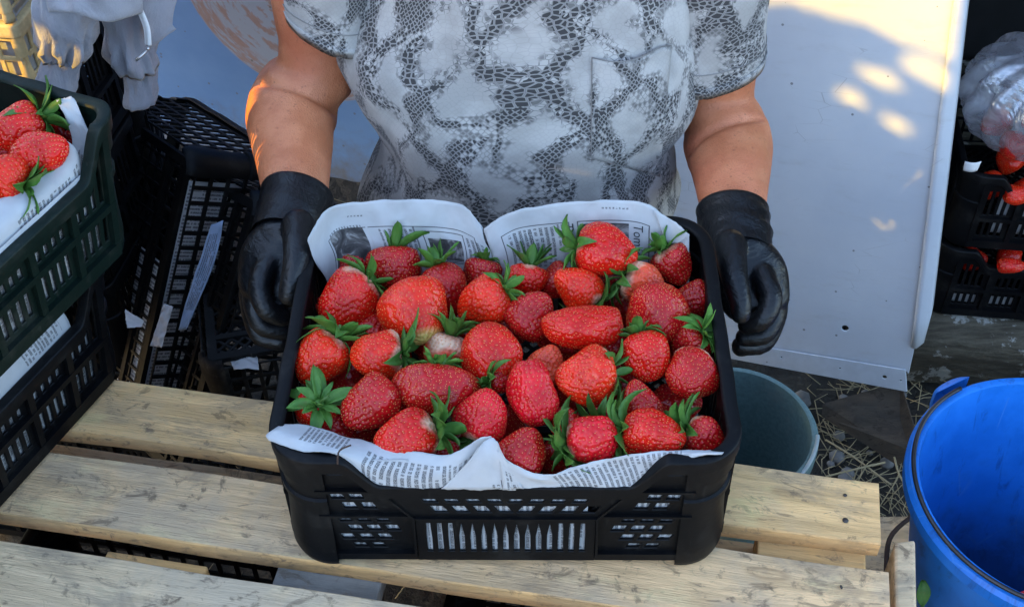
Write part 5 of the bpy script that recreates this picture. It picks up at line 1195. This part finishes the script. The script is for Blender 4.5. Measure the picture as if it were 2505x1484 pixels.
# old board and straw on the ground below the panel
Pq = [onz(2010, 985, .12), onz(2205, 930, .16), onz(2250, 1075, .10), onz(2200, 1108, .06)]
mb = MB(); mb.add(Pq+[a-v3(0, .01, .025) for a in Pq], [(3, 2, 1, 0), (4, 5, 6, 7), (0, 1, 5, 4), (1, 2, 6, 5), (2, 3, 7, 6), (3, 0, 4, 7)])
o = bevel(fixn(mb.build('old_board', M['wood_old'], smooth=False)), .003); tag(o, 'old brown board lying slanted on the ground below the white panel', 'board')
straw = NT('dry_straw'); straw.set(Base_Color=straw.mix(straw.node('ShaderNodeObjectInfo').outputs['Random'], (.26, .20, .11), (.36, .29, .16)), Roughness=.8)
mb = MB(); rs = np.random.default_rng(3)
for i in range(260):
    q = onz(rs.uniform(1990, 2260), rs.uniform(930, 1330), .01) if i < 190 else v3(rs.uniform(-1., .9), rs.uniform(1.0, 2.1), 0.01)
    a = rs.uniform(0, 6.28); L_ = rs.uniform(.03, .12); el = rs.uniform(-.1, .45); d = v3(math.cos(a)*math.cos(el), math.sin(a)*math.cos(el), math.sin(el)); b = v3(rs.normal(0, .01), rs.normal(0, .01), rs.normal(0, .006))
    mb.tube([q, q+d*L_*.5+b, q+d*L_+v3(0, 0, -.01)], [.0010, .0009, .0005], 4)
tag(mb.build('straw', straw.mat), kind='stuff')
for k, (pts, lab) in enumerate(([[(2020, 1075, .04), (2085, 1115, .06), (2180, 1185, .08)], 'long dry stalk lying across the ground by the grey bucket'], [[(2188, 1118, .12), (2200, 1160, .14), (2232, 1215, .13)], 'bent dry stalk left of the blue bucket rim'], [[(2020, 1165, .05), (2100, 1145, .07), (2165, 1130, .07)], 'pale dry stalk pointing from the grey bucket to the old board'], [[(2170, 1480, .50), (2168, 1390, .52), (2180, 1310, .50), (2245, 1250, .5)], 'brown root hanging between the pallet end and the timber block'])):
    mb = MB(); mb.tube(catmull([onz(*p) for p in pts], 14), .0018 if k < 3 else .003, 6); tag(mb.build('dry_stalk', straw.mat if k < 3 else M['twig']), lab, 'stalk')
mb = MB()
for i in range(160):
    q = v3(rs.uniform(.1, .75), rs.uniform(.75, 1.5), .012); r = rs.uniform(.004, .016); mb.tube([q+v3(0, 0, -r*.6), q+v3(0, 0, r*.2), q+v3(0, 0, r*.6)], [r, r*1.1, r*.4], 6)
tag(mb.build('pebbles', simple('pebble', (.14, .13, .12), .9)), kind='stuff')
# twig caught on the paper at the front rim
mb = MB(); mb.tube(catmull([onz(826, 1134, .957), onz(826, 1118, .965), onz(832, 1100, .966), onz(858, 1088, .962)], 12), .0008, 5); tag(mb.build('twig', M['twig']), 'tiny brown twig caught on the front left rim of the held crate', 'twig')
# ------------------------------------------------------------------ empty crates behind the pallet at the left
def frame3(o_, a, b):
    """rotation with local X along a, local Y close to b"""
    x = a/np.linalg.norm(a); y = b-x*np.dot(b, x); y /= np.linalg.norm(y); z = np.cross(x, y)
    return Matrix(tuple((x[i], y[i], z[i]) for i in range(3)))
GE = 'empty crates behind the pallet'
def ecrate(K, a, b, flip, label, mat='black', W=.42, D=.31, H=.16, dz=0, **k):
    """K: outer bottom corner in the world; a along W, b along D"""
    Rm = frame3(K, a, b); off = np.array(Rm @ Vector((W/2, D/2, dz)))
    return crate('plastic_crate', M[mat], W=W, D=D, H=H, rot=Rm, loc=np.array(K)+off, front='grid', side='grid', dipF=None, dipB=None, base='square', rc=.03, parent_kw=dict(label=label, cat='crate', group=GE), **k)
K = ony(476, 372, 1.24)
aE = ony(372, 850, 1.12)-K; bE = ony(300, 330, 1.36)-K
ec1 = ecrate(K, aE, bE, 1, 'empty black lattice crate tipped on its end, leaning beside the stack')
a2 = onz(672, 872, .60)-onz(480, 905, .60); b2 = onz(548, 722, .60)-onz(480, 905, .60)
K2 = onz(480, 905, .60); Rm = frame3(K2, a2, b2)
# upside-down crate: base on top
Wd_, Dp_ = .40, .29; Rf = Rm @ Matrix.Rotation(math.pi, 3, 'X')
crate('plastic_crate', M['black_dusty'], W=Wd_, D=Dp_, H=.15, rot=Rf, loc=K2+np.array(Rm @ Vector((Wd_/2, Dp_/2, 0))), front='grid', side='grid', dipF=None, dipB=None, base='diag', rc=.03, parent_kw=dict(label='dusty black crate lying upside down behind the pallet near the left glove', cat='crate', group=GE))
K3 = ony(640, 470, 1.22); a3 = ony(520, 900, 1.08)-K3; b3 = ony(500, 385, 1.36)-K3
ec3 = ecrate(K3, a3, b3, 1, 'empty black crate standing on end behind the tipped lattice crate', H=.17)
# crates carrying the pallet
first = crate('plastic_crate', M['black'], W=.40, D=.30, H=.158, rot=rotz(-.19), loc=(-.36, .62, .001), front='bars', side='bars', rc=.03, dipF=(.165, .14, .03), parent_kw=dict(label='black crate in the pile under the wooden pallet', cat='crate', group='crates under the pallet'))
for k, (x, y) in enumerate(((-.36, .62), (.10, .53))):
    for i in range(4):
        if k == 0 and i == 0: continue
        c = copy_tree(first); c.location = (x, y, .001+.163*i)
for o_ in [x for x in bpy.data.objects if x.get('group') == 'crates under the pallet']:
    ms = MB(); ms.box((-.18, -.13, .012), (.18, .13, .016)); ms.build('dark_gap_sheet', M['dark'], o_, smooth=False)  # near-black sheet added so the gaps between the boards read as shade
# papers lying in the empty crates
def scrap(pts, label, text=(), seed=0, grp='paper scraps among the empty crates', wr=.0015, base=(.60, .60, .62)):
    return sheet('paper_scrap', pts, label, list(text), nu=14, nv=26, uw=.04, vh=.16, wr=wr, seed=seed, cat='paper', group=grp, base=base)[0]
Dd = lambda v: ('d', v)
scrap([[(516, 548, Dd(1.555)), (546, 540, Dd(1.555))], [(486, 640, Dd(1.57)), (528, 630, Dd(1.57))], [(455, 735, Dd(1.585)), (488, 730, Dd(1.585))], [(436, 806, Dd(1.60)), (455, 808, Dd(1.60))]], 'long bluish strip of newspaper stuck upright in the tipped crate', [(.1, .9, .2, .9, 'text', .005)], 1, base=(.30, .40, .58))
scrap([[(400, 742, Dd(1.585)), (422, 750, Dd(1.585))], [(388, 780, Dd(1.59)), (412, 785, Dd(1.59))], [(366, 846, Dd(1.60)), (395, 850, Dd(1.60))]], 'crumpled white paper hanging from the rim of the tipped crate', (), 2)
scrap([[(305, 755, Dd(1.48)), (352, 785, Dd(1.50))], [(306, 775, Dd(1.47)), (350, 790, Dd(1.49))], [(310, 800, Dd(1.46)), (345, 800, Dd(1.47))]], 'white paper scrap beside the crate stack', (), 3)
scrap([[(560, 872, Dd(1.60)), (600, 840, Dd(1.62)), (625, 862, Dd(1.6))], [(565, 890, Dd(1.58)), (600, 870, Dd(1.59)), (630, 885, Dd(1.58))], [(572, 905, Dd(1.57)), (605, 900, Dd(1.57)), (632, 905, Dd(1.57))]], 'white paper under the upside-down crate', (), 4, wr=.003)
ME1 = ec1.matrix_basis @ Matrix.Translation((0, 0, .0135)) @ Matrix.Rotation(R(-90), 4, 'X')
liner((-.04, -.13), (.19, .11), ME1, 'newspaper lining the tipped crate, seen through its lattice base', 'paper scraps among the empty crates', 5, True, (.82, .81, .82))
liner((-.17, -.145), (.19, -.04), ec1.matrix_basis @ Matrix.Translation((0, -.05, .09)) @ Matrix.Rotation(R(-8), 4, 'X'), 'crumpled white paper inside the tipped crate, near the left glove', 'paper scraps among the empty crates', 6) if False else None
liner((-.16, .02), (.18, .12), ec1.matrix_basis @ Matrix.Translation((0, -.12, 0)), 'pale paper inside the tipped crate behind its side lattice', 'paper scraps among the empty crates', 6, True, (.82, .81, .82))
# ------------------------------------------------------------------ sunlit crates and the jacket, top left
GC = 'sunlit crates at the upper left'
sx = ony(90, 228, 1.40)
yl = R(28)
def lit(ptop, lab, mat, H=.16, z=None, **k):
    return None
RmL = rotz(R(-10)); fx = np.array(RmL @ Vector((1, 0, 0))); fy = np.array(RmL @ Vector((0, 1, 0)))
cc1 = ony(92, 225, 1.15)   # lower right corner of the lower sunlit crate
def sun_crate(corner, label, mat, H_, front='grid', **k):
    W_, D_ = .40, .10
    return crate('plastic_crate', M[mat], W=W_, D=D_, H=H_, rot=RmL, loc=corner-fx*W_/2+fy*D_/2, front=front, side='grid', dipF=None, dipB=None, base='square', rc=.010, parent_kw=dict(label=label, cat='crate', group=GC), **k)
s1 = sun_crate(cc1, 'cream lattice crate lit by the sun at the upper left, lower of two', 'cream', .084)
s2 = sun_crate(cc1+v3(.0, -.004, .086), 'cream lattice crate lit by the sun in the top left corner, upper of two', 'cream', .05)
zb = cc1[2]-.16; bu = None
while zb > .0:
    lab = 'black crate under the sunlit cream crates, mostly hidden by the dark green crate'
    if bu is None: bu = crate('plastic_crate', M['black'], W=.40, D=.20, H=.157, rot=RmL, loc=cc1-fx*.20+fy*.10+v3(0, 0, -.159), front='bars', side='bars', dipF=None, rc=.03, parent_kw=dict(label=lab, cat='crate', group='black crates under the sunlit ones'))
    else: c = copy_tree(bu); c.location.z = zb
    zb -= .159
for rt, zz in ((s1, .078), (s2, .045)): liner((-.196, .002), (.196, zz+.019), rt.matrix_basis @ Matrix.Translation((0, -.037, 0)), 'cardboard added inside the sunlit cream crates to stop sun leaking through', 'cardboard in the cream crates', 3, False); liner((-.046, .002), (.046, zz+.019), rt.matrix_basis @ Matrix.Translation((.1905, 0, 0)) @ Matrix.Rotation(R(90), 4, 'Z'), 'cardboard end added inside the sunlit cream crates to stop sun leaking past', 'cardboard in the cream crates', 3, False)  # sheets added to block sun that leaked through the lattice
# tall black crate pile behind the jacket
q = ony(368, 328, 1.33); Rb = rotz(R(14)); bx = np.array(Rb @ Vector((1, 0, 0))); by = np.array(Rb @ Vector((0, 1, 0)))
b1 = None; zt_ = .0
for i in range(7):
    loc_ = v3(q[0], q[1], .001+.163*i)-bx*.08+by*.11
    lab = 'black crate in the dark pile behind the hanging jacket'
    if b1 is None: b1 = crate('plastic_crate', M['black'], W=.16, D=.22, H=.16, rot=Rb, loc=loc_, front='bars', side='bars', rc=.03, dipF=None, parent_kw=dict(label=lab, cat='crate', group='dark crate pile behind the jacket'))
    else: c = copy_tree(b1); c.location = loc_
# jacket
def cloth_mat():
    t = NT('grey_sweat_fabric'); c = t.co('Object'); n = t.noise(c, 14, 5, .6); f_ = t.noise(c, 520, 2); 
    t.set(Base_Color=t.mix(t.ss(n, .3, .7), (.25, .25, .285), (.33, .33, .365)), Roughness=.95); t.b.inputs['Specular IOR Level'].default_value = .1; t.b.inputs['Sheen Weight'].default_value = .3
    t.bump(t.m('ADD', t.m('MULTIPLY', f_, .5), t.m('MULTIPLY', t.noise(t.co('Object', (1, 1, .4)), 34, 4, .6, .8), 2.2)), .35, .006); return t.mat
M['grey'] = cloth_mat()
jd = 1.130
jk = empty('jacket', ony(230, -160, jd), None, 'light grey zip jacket hanging over the crates at the upper left', 'jacket')
def J(px, py, y=jd): return ony(px, py, y)
def tube_part(name, secs, n=48, sub=8, seed=0, amt=.0040, parent=jk):
    """secs: (left px, right px) points, depth y, half thickness"""
    S_ = []
    for (l, r, y, th) in secs:
        a, b = J(*l, y), J(*r, y); S_.append(((a+b)/2, (b-a)/2, v3(0, -th*.6, -.1*th)))
    G_ = ring_loft(S_, n, sub)
    for i in range(G_.shape[0]):
        cen = G_[i].mean(0); tt = i/(G_.shape[0]-1); gath = (.0052*max(0, 1-abs(tt-.86)/.16)**1.5+.0022) if name == 'sleeve' else .0008
        for k in range(n):
            p = G_[i, k]; d = (p-cen)/(np.linalg.norm(p-cen)+1e-9); th_ = 2*math.pi*k/n; G_[i, k] += d*gath*(math.sin(9*th_+5*tt+seed)+.6*math.sin(14*th_-9*tt+2*seed)); G_[i, k] += d*amt*(1.5*nz(p[0]*30+p[2]*22+seed, p[2]*14-p[0]*10, p[1]*20, seed)+.45*math.sin(p[0]*60+p[2]*75+2*math.sin(p[2]*30+seed))+.6*abs(nz(p[0]*70, p[2]*30+seed, 2)))
    mb = MB(); inn = G_[-1]*.92+G_[-1].mean(0)*.08+v3(0, 0, .006); mb.grid(np.concatenate([G_, inn[None]]), closed_u=True); o = mb.build(name, M['grey'], parent, True); return o
slv = tube_part('sleeve', [((60, -160), (330, -160), 1.130, .05), ((66, -20), (270, -20), 1.120, .042), ((76, 60), (246, 40), 1.115, .042), ((92, 110), (226, 100), 1.113, .036), ((104, 138), (204, 146), 1.113, .026)], seed=1)
cf = tube_part('cuff', [((110, 130), (200, 141), 1.113, .014), ((97, 152), (203, 162), 1.111, .026), ((90, 190), (194, 208), 1.111, .026), ((86, 212), (176, 229), 1.111, .024)], seed=2, amt=.0022, parent=slv)
sl2 = tube_part('sleeve', [((235, -160), (385, -160), 1.175, .04), ((252, -20), (372, -20), 1.165, .034), ((256, 50), (370, 60), 1.160, .034), ((264, 110), (376, 110), 1.155, .032), ((284, 165), (381, 160), 1.155, .028)], seed=3)
tube_part('cuff', [((290, 158), (376, 153), 1.155, .016), ((300, 190), (384, 184), 1.155, .027), ((307, 228), (386, 222), 1.155, .026), ((310, 250), (388, 242), 1.155, .025)], seed=4, amt=.0022, parent=sl2)
def flap(name, rows, seed, wr=.004, mat='grey', parent=jk, th=.003, nu=26, nv=26):
    Rw = [catmull([J(*p) for p in r], nu) for r in rows]; P = np.array([catmull([r[i] for r in Rw], nv) for i in range(nu)])
    for i in range(nu):
        for j in range(nv): p = P[i, j]; P[i, j] -= FWD*wr*(nz(p[0]*40+seed, p[2]*24, seed)+.6*abs(nz(p[0]*60, p[2]*20, seed+2)))
    mb = MB(); mb.grid(P); o = mb.build(name, M[mat], parent, True); s = o.modifiers.new('s', 'SOLIDIFY'); s.thickness = th; bake(o); return o
flap('hem', [[(108, -150, 1.100), (230, -150, 1.085), (352, -150, 1.100)], [(112, -40, 1.095), (230, -45, 1.080), (350, -40, 1.095)], [(116, 22, 1.090), (180, 28, 1.080), (262, 40, 1.080), (350, 12, 1.092)], [(118, 30, 1.092), (176, 33, 1.082), (262, 54, 1.082), (348, 30, 1.094)]], 1, wr=.008)
flap('front_flap', [[(320, -160, 1.120), (400, -160, 1.130), (440, -160, 1.140)], [(332, -20, 1.120), (395, -20, 1.130), (436, -20, 1.140)], [(345, 30, 1.118), (395, 30, 1.126), (428, 20, 1.135)], [(362, 88, 1.117), (400, 90, 1.125), (424, 66, 1.132)], [(368, 118, 1.117), (398, 98, 1.124), (430, 72, 1.130)]], 2)
zp = MB(); zpts = catmull([J(322, -160, 1.114), J(330, -5, 1.114), J(345, 30, 1.112), J(360, 70, 1.110), J(364, 112, 1.110)], 46)
P = [[p+RIGHT*s-FWD*(.0015 if abs(s) < .005 else 0) for s in (-.0035, -.0012, .0012, .0035)] for p in zpts]; zp.grid(P); zt2 = zp.build('zip', M['cord'], jk, True); s = zt2.modifiers.new('s', 'SOLIDIFY'); s.thickness = .0006; bake(zt2)
tm = MB()
for p in catmull(zpts, 90): tm.tube([p-FWD*.0022-RIGHT*.002, p-FWD*.0022+RIGHT*.002], .0005, 5)
tm.build('zip_teeth', M['zip'], zt2, True)['kind'] = 'stuff'
pm = MB(); p0 = J(362, 116, 1.106); pm.tube([p0, p0+DOWN*.003], .0022, 8); pm.tube([p0+DOWN*.003-RIGHT*.001, p0+DOWN*.010-RIGHT*.008, p0+DOWN*.014-RIGHT*.013], [.0012, .0016, .0015], 8); pm.build('zip_pull', M['zip'], zt2, True)
# ------------------------------------------------------------------ hedge added behind the camera, unseen; cuts low sky light on front faces
hm = NT('backdrop_leaves'); hn = hm.noise(hm.co('Object'), 9, 6, .7); hm.set(Base_Color=hm.ramp(hn, [(.35, (.008, .012, .006)), (.7, (.035, .06, .02))]), Roughness=.9)
mb = MB(); mb.grid([[(-9+.25*i, -6+.25*nz(i*.9, j*.8)+.2*nz(i*2.7, j*2.3)-.5*max(0, j-17)**1.5*.1, .10*j+.05*nz(i*1.3, j)-.05) for j in range(22)] for i in range(73)])
mb.grid([[(9, -6+.25*i, .10*j) for j in range(20)] for i in range(2)])
tag(mb.build('backdrop', hm.mat), 'unseen dark hedge across the yard facing the stall', 'backdrop')
# ------------------------------------------------------------------ tarpaulin (added, unseen): blocks the low sun, gaps cut to cast its patches
# it hangs outside the picture on the sun's side; its gaps place the patches of light
e1 = np.cross(SD, [0, 0, 1.]); e1 /= np.linalg.norm(e1); e2 = np.cross(e1, SD); O_ = v3(0, 1.0, .9)-SD*2.0
def st(p): q = np.array(p)-O_; return (np.dot(q, e1), np.dot(q, e2))
def ppt(x, y): return st(onp(x, y, Bp, npn))
gaps = []
gaps.append([ppt(x, y) for x, y in ((1500, -40), (1700, -8), (1830, 4), (1932, 8), (2017, 32), (2102, 56), (2153, 75), (2204, 104), (2272, 126), (2322, 143), (2345, 150), (2420, 170), (2560, -700), (1500, -700))])
def ell(cx_, cy_, a, b, ang, f=ppt): return [f(cx_+a*math.cos(t)*math.cos(R(ang))-b*math.sin(t)*math.sin(R(ang)), cy_+a*math.cos(t)*math.sin(R(ang))+b*math.sin(t)*math.cos(R(ang))) for t in np.linspace(0, 2*math.pi, 20, endpoint=False)]
gaps += [ell(2278, 174, 80, 30, 26), ell(2155, 192, 54, 17, 27), ell(2084, 238, 40, 15, 28), ell(2192, 307, 38, 14, 28)]
gaps.append([st(ony(x, y, 1.15)) for x, y in ((-260, -10), (40, -10), (40, 205), (-260, 205))])
gaps.append([st(onz(x, y, 1.116)) for x, y in ((-60, 224), (-60, 238), (150, 248), (280, 260), (290, 250), (150, 236))])
gaps.append([st(p) for p in (elL+v3(0, .035, .022), elL+v3(0, .04, -.016), wrL+v3(0, .01, -.03), wrL+v3(0, .01, -.002))])
def inside(p, poly):
    c = False; n = len(poly)
    for i in range(n):
        (x1, y1), (x2, y2) = poly[i], poly[i-1]
        if (y1 > p[1]) != (y2 > p[1]) and p[0] < (x2-x1)*(p[1]-y1)/(y2-y1)+x1: c = not c
    return c
pts = [st(p) for p in [onz(-700, 1700, .8), onz(2700, 1700, .6), ony(2600, 900, 1.3), ony(2600, -300, 1.8), ony(-100, -300, 1.6), onz(300, 330, 0), (-.9, 2.4, 0), (1.0, 2.0, 0), (-1.2, .4, .5), (0, 0, 1.6), tuple(onp(2409, -330, Bp, npn))]]
s0, s1_, t0, t1 = min(p[0] for p in pts)-.15, max(p[0] for p in pts)+.15, min(p[1] for p in pts)-.1, max(p[1] for p in pts)+.05
cell = .008; mb = MB(); nI, nJ = int((s1_-s0)/cell), int((t1-t0)/cell)
bbs = [(min(p[0] for p in g), max(p[0] for p in g), min(p[1] for p in g), max(p[1] for p in g)) for g in gaps]
vid = {}; 
def vx(i, j):
    if (i, j) not in vid:
        s, t = s0+i*cell, t0+j*cell; vid[(i, j)] = len(mb.v); mb.v.append(tuple(O_+e1*s+e2*t+SD*.02*math.sin(3*s+2*t)))
    return vid[(i, j)]
for i in range(nI):
    for j in range(nJ):
        c = (s0+(i+.5)*cell, t0+(j+.5)*cell)
        if any(b[0] <= c[0] <= b[1] and b[2] <= c[1] <= b[3] and inside(c, g) for b, g in zip(bbs, gaps)): continue
        mb.f.append((vx(i, j), vx(i+1, j), vx(i+1, j+1), vx(i, j+1))); mb.m.append(0)
o = mb.build('sunblocker', M['sunblock']); tag(o, 'unseen tarpaulin hung beside the stall that keeps the low sun off it', 'sunblocker')
